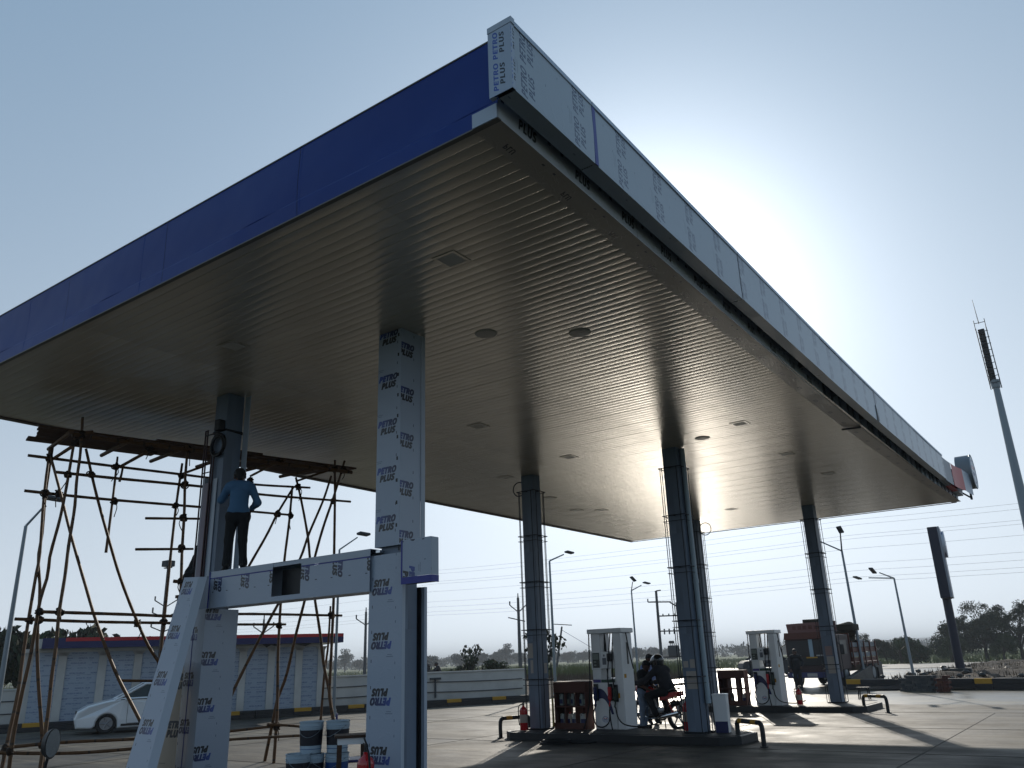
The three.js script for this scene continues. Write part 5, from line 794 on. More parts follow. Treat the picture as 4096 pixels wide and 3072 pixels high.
  obj('frame', [tube([[0, 0.9, 0.4], [0, 0.55, 0.3], [0, 0.25, 0.15], [0, 0.24, -0.25], [0, 0.5, -0.35], [0, 0.72, -0.3]], 0.022, 30), rod([0, 0.86, 0.38], [0, 0.7, -0.2], 0.024), rod([0.06, 0.32, -0.22], [0.06, 0.3, -0.64], 0.02), rod([-0.06, 0.32, -0.22], [-0.06, 0.3, -0.64], 0.02)], matBlack, t);
  for (const s of [-1, 1]) obj('shock_absorber', [rod([s * 0.09, 0.33, -0.6], [s * 0.09, 0.68, -0.42], 0.014), ...[0.2, 0.35, 0.5, 0.65, 0.8].map((k) => rod([s * 0.09, 0.33 + 0.35 * k, -0.6 + 0.18 * k], [s * 0.09, 0.345 + 0.35 * k, -0.592 + 0.18 * k], 0.03))], matRedGloss, t);
  obj('engine', [cb(0, 0.38, 0.03, 0.24, 0.2, 0.34, 0.05), rod([0, 0.45, 0.1], [0, 0.63, 0.18], 0.085, 0.085, 12), ...[0, 1, 2, 3, 4].map((k) => rod([0, 0.48 + k * 0.03, 0.11 + k * 0.013], [0, 0.488 + k * 0.03, 0.114 + k * 0.013], 0.105, 0.105, 12)), rod([-0.14, 0.37, -0.02], [0.14, 0.37, -0.02], 0.09, 0.09, 14)], matAlloy, t);
  obj('exhaust', [tube([[0.05, 0.5, 0.26], [0.1, 0.3, 0.3], [0.13, 0.24, 0.05], [0.14, 0.27, -0.25]], 0.02, 20), rod([0.14, 0.27, -0.2], [0.15, 0.38, -0.82], 0.04, 0.05, 12)], matChrome, t);
  obj('chain_guard', bx(-0.1, -0.085, 0.28, 0.4, -0.66, -0.1, 0.005), matBlack, t);
  obj('footrest', [rod([-0.26, 0.27, 0.02], [0.26, 0.27, 0.02], 0.014), rod([-0.24, 0.36, -0.32], [0.24, 0.36, -0.32], 0.012)], matRubber, t); obj('kick_stand', rod([-0.1, 0.26, -0.12], [-0.22, 0.01, -0.02], 0.013), matBlack, t);
  return t;
}
const moto = motorcycle('red motorcycle standing under the helmeted rider at the dispenser', BIKE, BIKE_TURN);
dup(moto, 'distant motorcycle ridden beyond the white wall', [-36.2, 0.1, -41.9], -0.6);

// ------------------------------------------------------------ islands and their fittings
function island(label, x0, x1, z0, z1) {
  const t = thing('pump_island', label, 'island', [(x0 + x1) / 2, 0, (z0 + z1) / 2]); const w = (x1 - x0) / 2, d = (z1 - z0) / 2, c = 0.3;
  const shape = (k) => [[-w + k, -d + c], [-w + c, -d + k], [w - c, -d + k], [w - k, -d + c], [w - k, d - c], [w - c, d - k], [-w + c, d - k], [-w + k, d - c]];
  obj('kerb', ext(shape(0), 0.135, 0.006).rotateX(-Math.PI / 2).translate(0, 0.004, 0), matKerbBlack, t); obj('paving', boxUV(ext(shape(0.12), 0.012).rotateX(-Math.PI / 2).translate(0, 0.142, 0)), matIsland, t);
  return t;
}
island('black kerbed island under the nearer fuel dispenser and oil rack', -11.5, -6.15, -16.75, -15.3);
island('black kerbed island under the farther fuel dispenser', -11.5, -6.0, -26.35, -24.0);
island('black kerbed island under the two near white posts', -11.6, -6.5, -8.2, -6.95);
function guard(label, x, z, turn, w = 0.75, h = 0.42) {
  const t = thing('pipe_guard', label, 'guard rail', [x, 0, z], turn); const r = 0.043;
  obj('rail', [tube([[-w / 2 + 0.06, h, 0], [-w / 2 + 0.12, h, 0], [w / 2 - 0.12, h, 0], [w / 2 - 0.06, h, 0]], r, 16, 12)], matKerbBlack, t);
  for (const s of [-1, 1]) obj('post', [tube([[s * w / 2, 0, 0], [s * w / 2, h - 0.1, 0], [s * (w / 2 - 0.02), h - 0.03, 0], [s * (w / 2 - 0.08), h, 0]], r * 0.99, 14, 12), rod([s * w / 2, 0, 0], [s * w / 2, 0.02, 0], r * 1.7)], matKerbBlack, t);
  obj('yellow_band', rod([w / 2 - 0.22, h, 0], [w / 2 - 0.08, h, 0], r * 1.03, r * 1.03, 12), matKerbYellow, t); obj('yellow_band', rod([-w / 2 + 0.15, h, 0], [-w / 2 + 0.32, h, 0], r * 1.03, r * 1.03, 12), matKerbYellow, t);
  return t;
}
const g0 = guard('low bent pipe guard at the left end of the middle island', -11.5, -15.92, Math.PI / 2 - 0.25, 0.85, 0.4);
dup(g0, 'low bent pipe guard at the right end of the middle island', [-5.95, 0, -15.55], Math.PI / 2 + 0.9);
dup(g0, 'low bent pipe guard at the right end of the far island', [-5.75, 0, -24.2], Math.PI / 2 + 0.95);

// fuel dispenser
function dispenser(label, x, z) {
  const t = thing('fuel_dispenser', label, 'fuel dispenser', [x, 0.153, z]); const w = 0.76, d = 0.5, hw = w / 2, hd = d / 2;
  obj('cabinet', [bx(-hw, hw - 0.2, 0, 1.02, -hd, hd - 0.012, 0.012)], matWhite, t);
  obj('front_door', bx(-hw + 0.015, hw - 0.215, 0.02, 0.93, hd - 0.011, hd, 0.004), matWhite, t);
  obj('left_pillar', [bx(-hw, -hw + 0.22, 1.02, 1.95, -hd + 0.04, hd - 0.02, 0.012)], matWhite, t);
  obj('right_pillar', [bx(hw - 0.195, hw, 0, 1.95, -hd, hd + 0.01, 0.015)], matWhite, t);
  obj('top_canopy', [bx(-hw - 0.06, hw + 0.04, 1.951, 2.05, -hd - 0.03, hd + 0.04, 0.015)], matWhite, t);
  obj('display_housing', [bx(-hw + 0.225, hw - 0.2, 1.22, 1.57, -hd + 0.06, hd - 0.015, 0.01), bx(-hw - 0.01, -hw + 0.222, 1.2, 1.575, -hd + 0.05, hd - 0.005, 0.01)], matWhite, t);
  const s = obj('display_screen', [bx(-hw + 0.03, -hw + 0.2, 1.24, 1.55, hd - 0.004, hd + 0.004)], matScreen, t); obj('digit_plate', [bx(-hw + 0.045, -hw + 0.185, 1.41, 1.53, hd + 0.004, hd + 0.006), bx(-hw + 0.06, -hw + 0.12, 1.345, 1.38, hd + 0.004, hd + 0.006), bx(-hw + 0.06, -hw + 0.12, 1.28, 1.31, hd + 0.004, hd + 0.006)], matLcd, s);
  obj('keypad', [bx(-hw + 0.27, -hw + 0.36, 1.3, 1.44, hd - 0.014, hd - 0.008), bx(-hw + 0.295, -hw + 0.33, 1.47, 1.51, hd - 0.014, hd - 0.008)], M('keypad grey ' + label.length, 0x5a6068, 0.5), t);
  obj('totaliser', bx(-hw + 0.4, -hw + 0.53, 1.37, 1.53, hd - 0.014, hd + 0.03, 0.01), matBlack, t);
  obj('product_strip', [bx(-hw + 0.01, -hw + 0.2, 0.935, 1.0, hd - 0.011, hd - 0.004)], M('violet strip ' + label.length, 0x39307a, 0.4), t); obj('product_strip', [bx(-hw + 0.21, hw - 0.215, 0.935, 1.0, hd - 0.011, hd - 0.004)], M('green strip ' + label.length, 0x1d4030, 0.4), t);
  // blue swoosh printed on the door and round emblem
  const sw = new THREE.Shape(); sw.moveTo(-0.37, 0.72); sw.bezierCurveTo(-0.2, 0.95, 0.0, 0.75, 0.1, 0.3); sw.lineTo(0.04, 0.3); sw.bezierCurveTo(-0.05, 0.62, -0.18, 0.72, -0.37, 0.5); sw.closePath(); const sg = new THREE.ShapeGeometry(sw, 12); sg.translate(0.0, 0.0, hd + 0.002); obj('swoosh_print', fin(sg), matTotem, t);
  const e = new THREE.CircleGeometry(0.075, 24); e.scale(1.25, 1, 1); e.translate(-0.12, 0.2, hd + 0.003); obj('emblem', fin(e), matRoundel, t);
  obj('side_sticker', bx(hw, hw + 0.002, 1.02, 1.1, 0.1, 0.2), matKerbYellow, t); obj('front_sticker', bx(hw - 0.16, hw - 0.1, 0.62, 0.72, hd + 0.01, hd + 0.012), matKerbYellow, t); obj('side_vent', [bx(hw, hw + 0.003, 1.3, 1.75, -0.05, 0.02)], matBlack, t);
  const noz = (x, mat, y) => { const n = obj('nozzle', [cb(x, y, hd + 0.05, 0.075, 0.26, 0.09, 0.02), rod([x, y + 0.1, hd + 0.05], [x + 0.02, y - 0.02, hd + 0.12], 0.018), rod([x, y - 0.13, hd + 0.06], [x - 0.01, y - 0.26, hd + 0.1], 0.018), tube([[x, y + 0.02, hd + 0.1], [x, y - 0.1, hd + 0.14], [x, y - 0.17, hd + 0.07]], 0.01, 10)], mat, t); obj('boot', cb(x, y + 0.02, hd + 0.02, 0.1, 0.34, 0.05, 0.01), matBlack, n); return n; };
  noz(-0.3, matTotem, 0.72); noz(0.06, matRed, 0.72); noz(0.19, M('dark green plastic ' + label.length, 0x10281c, 0.4), 0.7);
  const hose = (pts) => obj('hose', tube(pts, 0.014, pts.length * 8, 7), matRubber, t);
  hose([[-0.4, 1.95, hd + 0.02], [-0.41, 1.4, hd + 0.04], [-0.42, 0.9, hd + 0.06], [-0.47, 0.4, hd + 0.1], [-0.55, 0.02, hd + 0.2]]);
  hose([[-0.1, 1.95, 0.1], [-0.07, 1.6, 0.12], [-0.04, 1.25, 0.2]]); hose([[-0.18, 1.95, 0.02], [-0.13, 1.5, 0.05], [-0.02, 1.0, 0.2]]);
  hose([[0.09, 1.95, 0.18], [0.08, 1.5, hd + 0.03], [0.03, 1.0, hd + 0.06], [0.06, 0.88, hd + 0.08]]); hose([[0.17, 1.95, 0.2], [0.16, 1.4, hd + 0.04], [0.15, 1.0, hd + 0.05], [0.19, 0.85, hd + 0.08]]);
  hose([[-0.28, 0.5, hd + 0.08], [-0.37, 0.3, hd + 0.07], [-0.3, 0.08, hd + 0.08], [-0.15, 0.05, hd + 0.07], [0.0, 0.15, hd + 0.07], [0.04, 0.4, hd + 0.08]]); hose([[0.2, 0.45, hd + 0.1], [0.24, 0.25, hd + 0.1], [0.38, 0.12, hd + 0.12], [0.7, 0.06, hd - 0.05], [0.85, 0.1, -0.3]]);
  hose([[hw + 0.03, 1.95, 0.05], [hw + 0.05, 1.6, 0.0], [hw + 0.1, 1.2, -0.05]]); hose([[0.05, 0.5, hd + 0.09], [0.06, 0.2, hd + 0.1], [0.09, 0.0, hd + 0.1]]);
  return t;
}
const dispA = dispenser('white fuel dispenser with hanging hoses on the middle island', -9.27, -16.55);
dup(dispA, 'white fuel dispenser on the far island in front of the truck', [-8.62, 0.153, -24.55]);

// oil racks with bottles
function rack(label, x, z, turn = 0) {
  const t = thing('oil_rack', label, 'rack', [x, 0.153, z], turn); const w = 0.82, hw = w / 2, wood = mats['rack wood'] ?? M('rack wood', 0x4a261c, 0.7);
  obj('header_box', bx(-hw, hw, 0.74, 0.97, -0.17, 0.17, 0.008), wood, t); for (const y of [0, 0.4]) obj('shelf', bx(-hw, hw, y + 0.04, y + 0.075, -0.16, 0.16, 0.004), wood, t); obj('plinth', bx(-hw, hw, 0, 0.039, -0.16, 0.16), wood, t); obj('kick_board', bx(-hw, hw, 0.0, 0.13, 0.161, 0.175), wood, t);
  for (const px of [-hw + 0.015, -hw + 0.28, 0.14, hw - 0.015]) obj('upright', bx(px - 0.015, px + 0.015, 0.076, 0.739, -0.15, 0.15), wood, t); obj('back_panel', [bx(-hw + 0.02, -hw + 0.27, 0.08, 0.735, -0.155, -0.145), bx(0.08, 0.2, 0.08, 0.735, -0.156, -0.146)], wood, t);
  for (const px of [-hw + 0.02, hw - 0.05]) obj('foot', bx(px - 0.02, px + 0.02, -0.0, 0.03, -0.1, 0.1), wood, t); return t;
}
const RA = [-10.17, -16.3], rackA = rack('brown oil display rack between the left post and the nearer dispenser', RA[0], RA[1]);
const RB = [-9.7, -24.5]; { const r = dup(rackA, 'brown oil display rack left of the far dispenser', [RB[0], 0.153, RB[1]]); }
{ // bottles, each one its own thing
  const oil = [['pale grey', 0x8b9794], ['white', 0xa9afae], ['dark grey', 0x2c3136], ['red capped white', 0xb7b0a8]].map(([n, c]) => [n, M(n + ' oil can plastic', c, 0.4)]); let proto = {};
  const make = (kind, label, p) => { if (proto[kind]) { return dup(proto[kind], label, p, rr(-0.5, 0.5), 'oil bottles on the racks'); } const t = thing('oil_bottle', label, 'bottle', p, 0, 'oil bottles on the racks'); proto[kind] = t;
    obj('bottle_body', [bx(-0.05, 0.05, 0, 0.19, -0.032, 0.032, 0.02), bx(-0.02, 0.05, 0.17, 0.235, -0.028, 0.028, 0.02)], oil[kind][1], t); obj('handle', tube([[-0.035, 0.17, 0], [-0.045, 0.22, 0], [-0.01, 0.235, 0]], 0.011, 10), oil[kind][1], t); obj('cap', rod([0.02, 0.232, 0], [0.02, 0.262, 0], 0.019, 0.019, 10), kind === 3 ? matRed : matBlack, t); obj('label_print', bx(-0.04, 0.04, 0.04, 0.13, 0.0325, 0.0335), kind === 2 ? matLcd : matTotem, t); return t; };
  const words2 = ['leftmost', 'second from the left', 'third from the left', 'fourth from the left', 'fifth from the left', 'rightmost'];
  [[0.475, 'upper'], [0.075, 'lower']].forEach(([y, w], r) => { [-0.27, -0.1, 0.02, 0.1, 0.24, 0.34].forEach((x, i) => { const k = (i * 2 + r) % 4; make(k, `${words2[i]} oil bottle on the ${w} shelf beside the nearer dispenser`, [RA[0] + x, 0.153 + y, RA[1] + 0.05]); }); });
  [-0.3, -0.05, 0.3].forEach((x, i) => { const k = (i + 1) % 4; make(k, `${['leftmost', 'middle', 'rightmost'][i]} oil bottle on the rack beside the far dispenser`, [RB[0] + x, 0.153 + 0.075, RB[1] + 0.05]); });
}
// fire extinguishers
function extinguisher(label, x, y, z, h = 0.52, r = 0.085) {
  const t = thing('fire_extinguisher', label, 'fire extinguisher', [x, y, z]);
  obj('cylinder', lathe([[0.001, 0], [r, 0.005], [r, h * 0.78], [r * 0.85, h * 0.86], [r * 0.35, h * 0.92], [r * 0.3, h * 0.97], [0.001, h * 0.97]], 0, 0, 0, 22), matRedGloss, t);
  obj('valve', [rod([0, h * 0.95, 0], [0, h * 1.08, 0], 0.022), bx(-0.02, 0.1, h * 1.07, h * 1.1, -0.012, 0.012, 0.004), rod([0, h * 1.1, 0], [0.09, h * 1.17, 0], 0.009)], matBlack, t); obj('hose', tube([[-0.02, h * 1.04, 0], [-r - 0.03, h * 0.95, 0], [-r - 0.035, h * 0.5, 0.02], [-r - 0.01, h * 0.2, 0.03]], 0.011, 20), matRubber, t); obj('label_print', lathe([[r + 0.0015, h * 0.3], [r + 0.0015, h * 0.62]], 0, 0, 0, 22), M('extinguisher label ' + label.length, 0x9c8f86, 0.6), t);
  return t;
}
const ex = extinguisher('red fire extinguisher at the foot of the left post of the middle island', -11.05, 0.16, -15.62);
dup(ex, 'tall red fire extinguisher left of the dark post with the drain pipe', [-7.5, 0.16, -16.3], 0.4).scale.set(1, 1.1, 1); dup(ex, 'red fire extinguisher right of the far dispenser', [-7.82, 0.16, -24.5], 0.8).scale.set(1, 0.85, 1);
const exN = dup(ex, 'red fire extinguisher at the foot of the tall printed post', [-7.04, 0.0, -6.93], 2.6); exN.scale.set(1.12, 1.26, 1.12); const st0 = thing('extinguisher_stand', 'grey block under the red fire extinguisher by the printed post', 'stand', [-7.04, 0, -6.93]); obj('block', bx(-0.12, 0.12, 0, 0.07, -0.12, 0.12, 0.01), matIsland, st0); exN.position.y = 0.071;
{ const t = thing('waste_bin', 'tall white bin by the dark post with the drain pipe', 'bin', [-6.72, 0.155, -16.2], 0.2); obj('bin_body', [ext([[-0.115, 0], [0.115, 0], [0.125, 0.66], [-0.125, 0.66]], 0.22, 0.012).translate(0, 0.012, -0.11)], matWhite, t); obj('rim', [bx(-0.14, 0.14, 0.665, 0.7, -0.13, 0.13, 0.01)], matWhite, t); obj('dark_base', bx(-0.12, 0.12, 0.0, 0.2, 0.1235, 0.126), matTotem, t); }
{ const t = thing('manhole_cover', 'black ring of coiled hose lying before the middle island', 'hose coil', [-9.75, 0, -14.85]); obj('hose_ring', [fin(new THREE.TorusGeometry(0.3, 0.022, 7, 36).rotateX(Math.PI / 2).translate(0, 0.024, 0)), fin(new THREE.TorusGeometry(0.27, 0.022, 7, 36).rotateX(Math.PI / 2).translate(0.05, 0.06, 0.02)), tube([[0.3, 0.03, 0], [0.6, 0.02, -0.1], [0.75, 0.02, -0.35]], 0.02, 16)], matRubber, t); t.name = 'hose_coil'; }
{ // stools and pots behind the far island
  const t = thing('stool', 'small dark stool beyond the right end of the far island', 'stool', [-7.5, 0, -30.3]); obj('seat', cb(0, 0.36, 0, 0.4, 0.04, 0.3, 0.01), matCage, t); for (const [x, z] of [[-0.16, -0.11], [0.16, -0.11], [-0.16, 0.11], [0.16, 0.11]]) obj('leg', rod([x, 0, z], [x * 0.9, 0.34, z * 0.9], 0.02), matCage, t);
  const p = thing('drum', 'short dark drum left of the small stool', 'drum', [-8.2, 0, -29.6]); obj('barrel', lathe([[0.001, 0], [0.17, 0], [0.18, 0.02], [0.18, 0.33], [0.16, 0.35], [0.001, 0.34]], 0, 0, 0, 18), matCage, p); obj('rim', fin(new THREE.TorusGeometry(0.18, 0.012, 6, 24).rotateX(Math.PI / 2).translate(0, 0.34, 0)), matGalv, p);
}

// ------------------------------------------------------------ near clutter by the printed post
{
  const mk = (label, p, lab) => { const t = thing('paint_bucket', label, 'bucket', p, 0, 'paint buckets stacked by the printed post');
    obj('bucket_body', lathe([[0.001, 0.0], [0.128, 0.0], [0.134, 0.01], [0.152, 0.38], [0.152, 0.385], [0.146, 0.385], [0.128, 0.015], [0.001, 0.012]], 0, 0, 0, 30), matBucket, t); obj('rim', [fin(new THREE.TorusGeometry(0.154, 0.007, 6, 32).rotateX(Math.PI / 2).translate(0, 0.38, 0)), fin(new THREE.TorusGeometry(0.153, 0.005, 6, 32).rotateX(Math.PI / 2).translate(0, 0.335, 0)), fin(new THREE.TorusGeometry(0.152, 0.005, 6, 32).rotateX(Math.PI / 2).translate(0, 0.31, 0))], matBucket, t);
    obj('label_print', lathe([[0.1395, 0.1], [0.1485, 0.285]], 0, 0, 0, 30), lab, t); obj('blue_ring', lathe([[0.1375, 0.055], [0.138, 0.062]], 0, 0, 0, 30), matBucketBlue, t); obj('bail_handle', tube([[-0.155, 0.33, 0], [-0.1, 0.24, 0.13], [0, 0.2, 0.165], [0.1, 0.24, 0.13], [0.155, 0.33, 0]], 0.004, 24, 5), matGalv, t); return t; };
  const b = mk('right hand white paint bucket on the top row by the printed post', [-8.59, 0.555, -7.94], matBucketLabel);
  dup(b, 'left hand white paint bucket on the top row by the printed post', [-8.86, 0.555, -7.73], 0.6);
  dup(b, 'white paint bucket with dark label in front at the lower left of the stack', [-8.77, 0.17, -7.35], 1.2).position.set(-8.85, 0.19, -7.52);
  dup(b, 'lower row white paint bucket under the left top bucket', [-8.86, 0.168, -7.73], 2.0).position.set(-8.83, 0.168, -7.74);
  mk('lower row bucket with a bright blue label under the right top bucket', [-8.59, 0.168, -7.94], matBucketBlue);
  const pl = thing('pallet', 'low timber pallet under the paint buckets', 'pallet', [-8.72, 0, -7.75], 0.7); for (let i = 0; i < 5; i++) obj('slat', bx(-0.42, 0.42, 0.115, 0.14, -0.38 + i * 0.17, -0.27 + i * 0.17, 0.003), matPlank, pl); for (const x of [-0.36, 0, 0.36]) obj('bearer', bx(x - 0.04, x + 0.04, 0, 0.114, -0.38, 0.41), matPlank, pl);
  const c = thing('plastic_chair', 'purple plastic chair standing behind the paint buckets', 'chair', [-8.74, 0, -8.37], -0.75 + Math.PI);
  const bk = new THREE.Shape(); bk.moveTo(-0.22, 0.4); bk.lineTo(-0.2, 0.86); bk.quadraticCurveTo(-0.18, 0.98, 0, 1.0); bk.quadraticCurveTo(0.18, 0.98, 0.2, 0.86); bk.lineTo(0.22, 0.4); bk.closePath(); const bg = new THREE.ExtrudeGeometry(bk, { depth: 0.012, bevelEnabled: true, bevelSize: 0.01, bevelThickness: 0.008, bevelSegments: 2 }); bg.translate(0, 0, -0.24);
  obj('backrest', fin(bg), matPurple, c); obj('seat', cb(0, 0.42, 0, 0.46, 0.035, 0.44, 0.015), matPurple, c); for (const [x, z] of [[-0.2, -0.2], [0.2, -0.2], [-0.2, 0.2], [0.2, 0.2]]) obj('leg', rod([x * 1.15, 0, z * 1.15], [x, 0.42, z], 0.022, 0.03), matPurple, c);
  const s = thing('work_table', 'small white table with a wooden top in front of the buckets', 'table', [-7.69, 0, -7.33], 0.85); obj('table_top', bx(-0.2, 0.22, 0.81, 0.84, -0.17, 0.17, 0.006), matTableWood, s); obj('apron', [bx(-0.165, 0.165, 0.74, 0.808, 0.118, 0.14), bx(-0.165, 0.165, 0.74, 0.808, -0.14, -0.118), bx(-0.165, -0.143, 0.74, 0.808, -0.117, 0.117), bx(0.143, 0.165, 0.74, 0.808, -0.117, 0.117)], matWhite, s); for (const [x, z] of [[-0.14, -0.115], [0.14, -0.115], [-0.14, 0.115], [0.14, 0.115]]) obj('leg', bx(x - 0.026, x + 0.026, 0, 0.739, z - 0.026, z + 0.026, 0.004), matTableWood, s);
}
// parked motorcycle close to the camera at the lower left: only its mirrors and grips reach the frame
{ const m = dup(moto, 'parked motorcycle at the bottom left whose mirror rises into the frame', [-3.94, 0.0, -2.418], -1.214); m.scale.setScalar(1.03); m.rotation.z = 0.1; m.remove(m.children.filter((c) => c.name === 'mirror_stalk')[0]); }

// ------------------------------------------------------------ cars
function car(label, pos, turn, paint, s = 1) { // front at local +x
  const t = thing('car', label, 'car', pos, turn); t.scale.setScalar(s); const W = 0.84;
  const prof = [[-2.1, 0.32], [-2.16, 0.6], [-2.12, 0.86], [-1.95, 0.98], [-1.55, 1.0], [0.85, 0.98], [1.35, 0.9], [1.85, 0.78], [2.1, 0.64], [2.16, 0.45], [2.1, 0.24], [1.72, 0.22]];
  const arch = (cx) => { const a = []; for (let i = 0; i <= 10; i++) { const an = Math.PI * i / 10; a.push([cx + Math.cos(an) * 0.37, 0.26 + Math.sin(an) * 0.38]); } return a; };
  const shp = [...prof, ...arch(1.3).map(([x, y]) => [x, y]), [0.93, 0.2], [-0.9, 0.2], ...arch(-1.28), [-1.7, 0.24]];
  const body = new THREE.ExtrudeGeometry(new THREE.Shape(shp.map(([x, y]) => new THREE.Vector2(x, y))), { depth: 2 * W - 0.16, bevelEnabled: true, bevelSize: 0.06, bevelThickness: 0.08, bevelSegments: 4 }); body.translate(0, 0, -W + 0.08);
  { const p = body.attributes.position; for (let i = 0; i < p.count; i++) { const x = p.getX(i), y = p.getY(i); const k = 1 - 0.10 * Math.max(0, (x - 1.4) / 0.75) ** 2 - 0.07 * Math.max(0, (-x - 1.5) / 0.65) ** 2 - 0.06 * Math.max(0, (y - 0.6) / 0.4); p.setZ(i, p.getZ(i) * k); } body.computeVertexNormals(); }
  obj('body', fin(body), paint, t);
  const cab = (x0, x1, x2, x3, y0, y1, w0, w1) => { const P = [[x0, y0, w0], [x3, y0, w0], [x2, y1, w1], [x1, y1, w1]]; const pos = []; const q = (a, b, c, d) => pos.push(...a, ...b, ...c, ...a, ...c, ...d); const L = P.map(([x, y, w]) => [x, y, w]), R = P.map(([x, y, w]) => [x, y, -w]); q(L[0], L[1], L[2], L[3]); q(R[1], R[0], R[3], R[2]); q(L[3], L[2], R[2], R[3]); q(L[1], R[1], R[2], L[2]); q(R[0], L[0], L[3], R[3]); const g = new THREE.BufferGeometry(); g.setAttribute('position', new THREE.Float32BufferAttribute(pos, 3)); g.computeVertexNormals(); return fin(g); };
  obj('window_glass', cab(-1.72, -1.02, 0.2, 1.05, 0.97, 1.42, 0.765, 0.6), matScreen, t);
  obj('roof', [quadSheet((u, v) => { const x = lerp(-1.12, 0.28, u), zz = (v - 0.5) * 2; return [x, 1.425 + 0.055 * (1 - zz * zz) * Math.sin(Math.PI * (0.12 + 0.76 * u)), -zz * 0.615]; }, 10, 8)], paint, t);
  const pil = []; for (const k of [-1, 1]) { pil.push(rod([1.1, 0.97, k * 0.765], [0.24, 1.43, k * 0.605], 0.036), rod([-1.75, 0.97, k * 0.765], [-1.06, 1.43, k * 0.605], 0.05), rod([0.28, 1.43, k * 0.606], [-1.1, 1.43, k * 0.606], 0.03), rod([-0.42, 0.97, k * 0.772], [-0.42, 1.43, k * 0.61], 0.026)); } obj('pillar', pil, paint, t);
  for (const x of [1.3, -1.28]) for (const k of [-1, 1]) { const wh = obj('wheel', [rod([x, 0.3, k * 0.6], [x, 0.3, k * 0.79], 0.19, 0.19, 20), ...[0, 1, 2, 3, 4].map((i) => { const a = i * 1.2566; return rod([x, 0.3, k * 0.79], [x + Math.cos(a) * 0.19, 0.3 + Math.sin(a) * 0.19, k * 0.795], 0.028, 0.022, 6); })], matAlloy, t); obj('tyre', [fin(new THREE.TorusGeometry(0.245, 0.065, 10, 32).scale(1, 1, 1.3).translate(x, 0.3, k * 0.73)), rod([x, 0.3, k * 0.62], [x, 0.3, k * 0.7], 0.2, 0.2, 20)], matRubber, wh); }
  for (const k of [-1, 1]) { obj('headlight', sph(1.86, 0.68, k * 0.6, 0.15, 1.25, 0.55, 0.8), matLens, t); obj('fog_recess', cb(2.1, 0.36, k * 0.55, 0.12, 0.12, 0.24, 0.04), matBlack, t); obj('door_mirror', [sph(0.78, 1.0, k * 0.93, 0.09, 0.7, 0.8, 1.1)], paint, t); obj('tail_light', cb(-2.1, 0.78, k * 0.6, 0.14, 0.16, 0.2, 0.04), matTail, t);
    obj('door_handle', cb(-0.1, 0.82, k * 0.825, 0.18, 0.025, 0.03, 0.01), paint, t); obj('door_seam', [bx(0.72, 0.73, 0.28, 0.95, k * 0.834 - 0.006, k * 0.834 + 0.006), bx(-0.44, -0.43, 0.28, 0.95, k * 0.834 - 0.006, k * 0.834 + 0.006), bx(-0.44, 0.72, 0.275, 0.285, k * 0.838 - 0.006, k * 0.838 + 0.006)], matBlack, t); }
  obj('grille', cb(2.13, 0.62, 0, 0.1, 0.13, 0.95, 0.03), matBlack, t); obj('lower_grille', cb(2.14, 0.34, 0, 0.12, 0.16, 0.7, 0.03), matBlack, t); obj('number_plate', cb(2.19, 0.48, 0, 0.02, 0.1, 0.42, 0.004), matPaper, t); for (const k of [-1, 1]) { obj('window_trim', [rod([-1.5, 0.985, k * 0.79], [0.95, 0.985, k * 0.79], 0.012)], matBlack, t); obj('sill_trim', bx(-0.85, 0.88, 0.2, 0.27, k * 0.83 - 0.015, k * 0.83 + 0.015, 0.008), matBlack, t); } obj('underbody', cb(0, 0.26, 0, 3.6, 0.14, 1.3, 0.02), matBlack, t);
  return t;
}
car('white saloon car parked in front of the film covered building', [-24.56, 0, -15.02], -2.03, matCarWhite, 0.92);
car('dark car with a red tail lamp behind the far dispenser', [-20.6, 0, -59.5], 0.615, matCarNavy, 1.0);

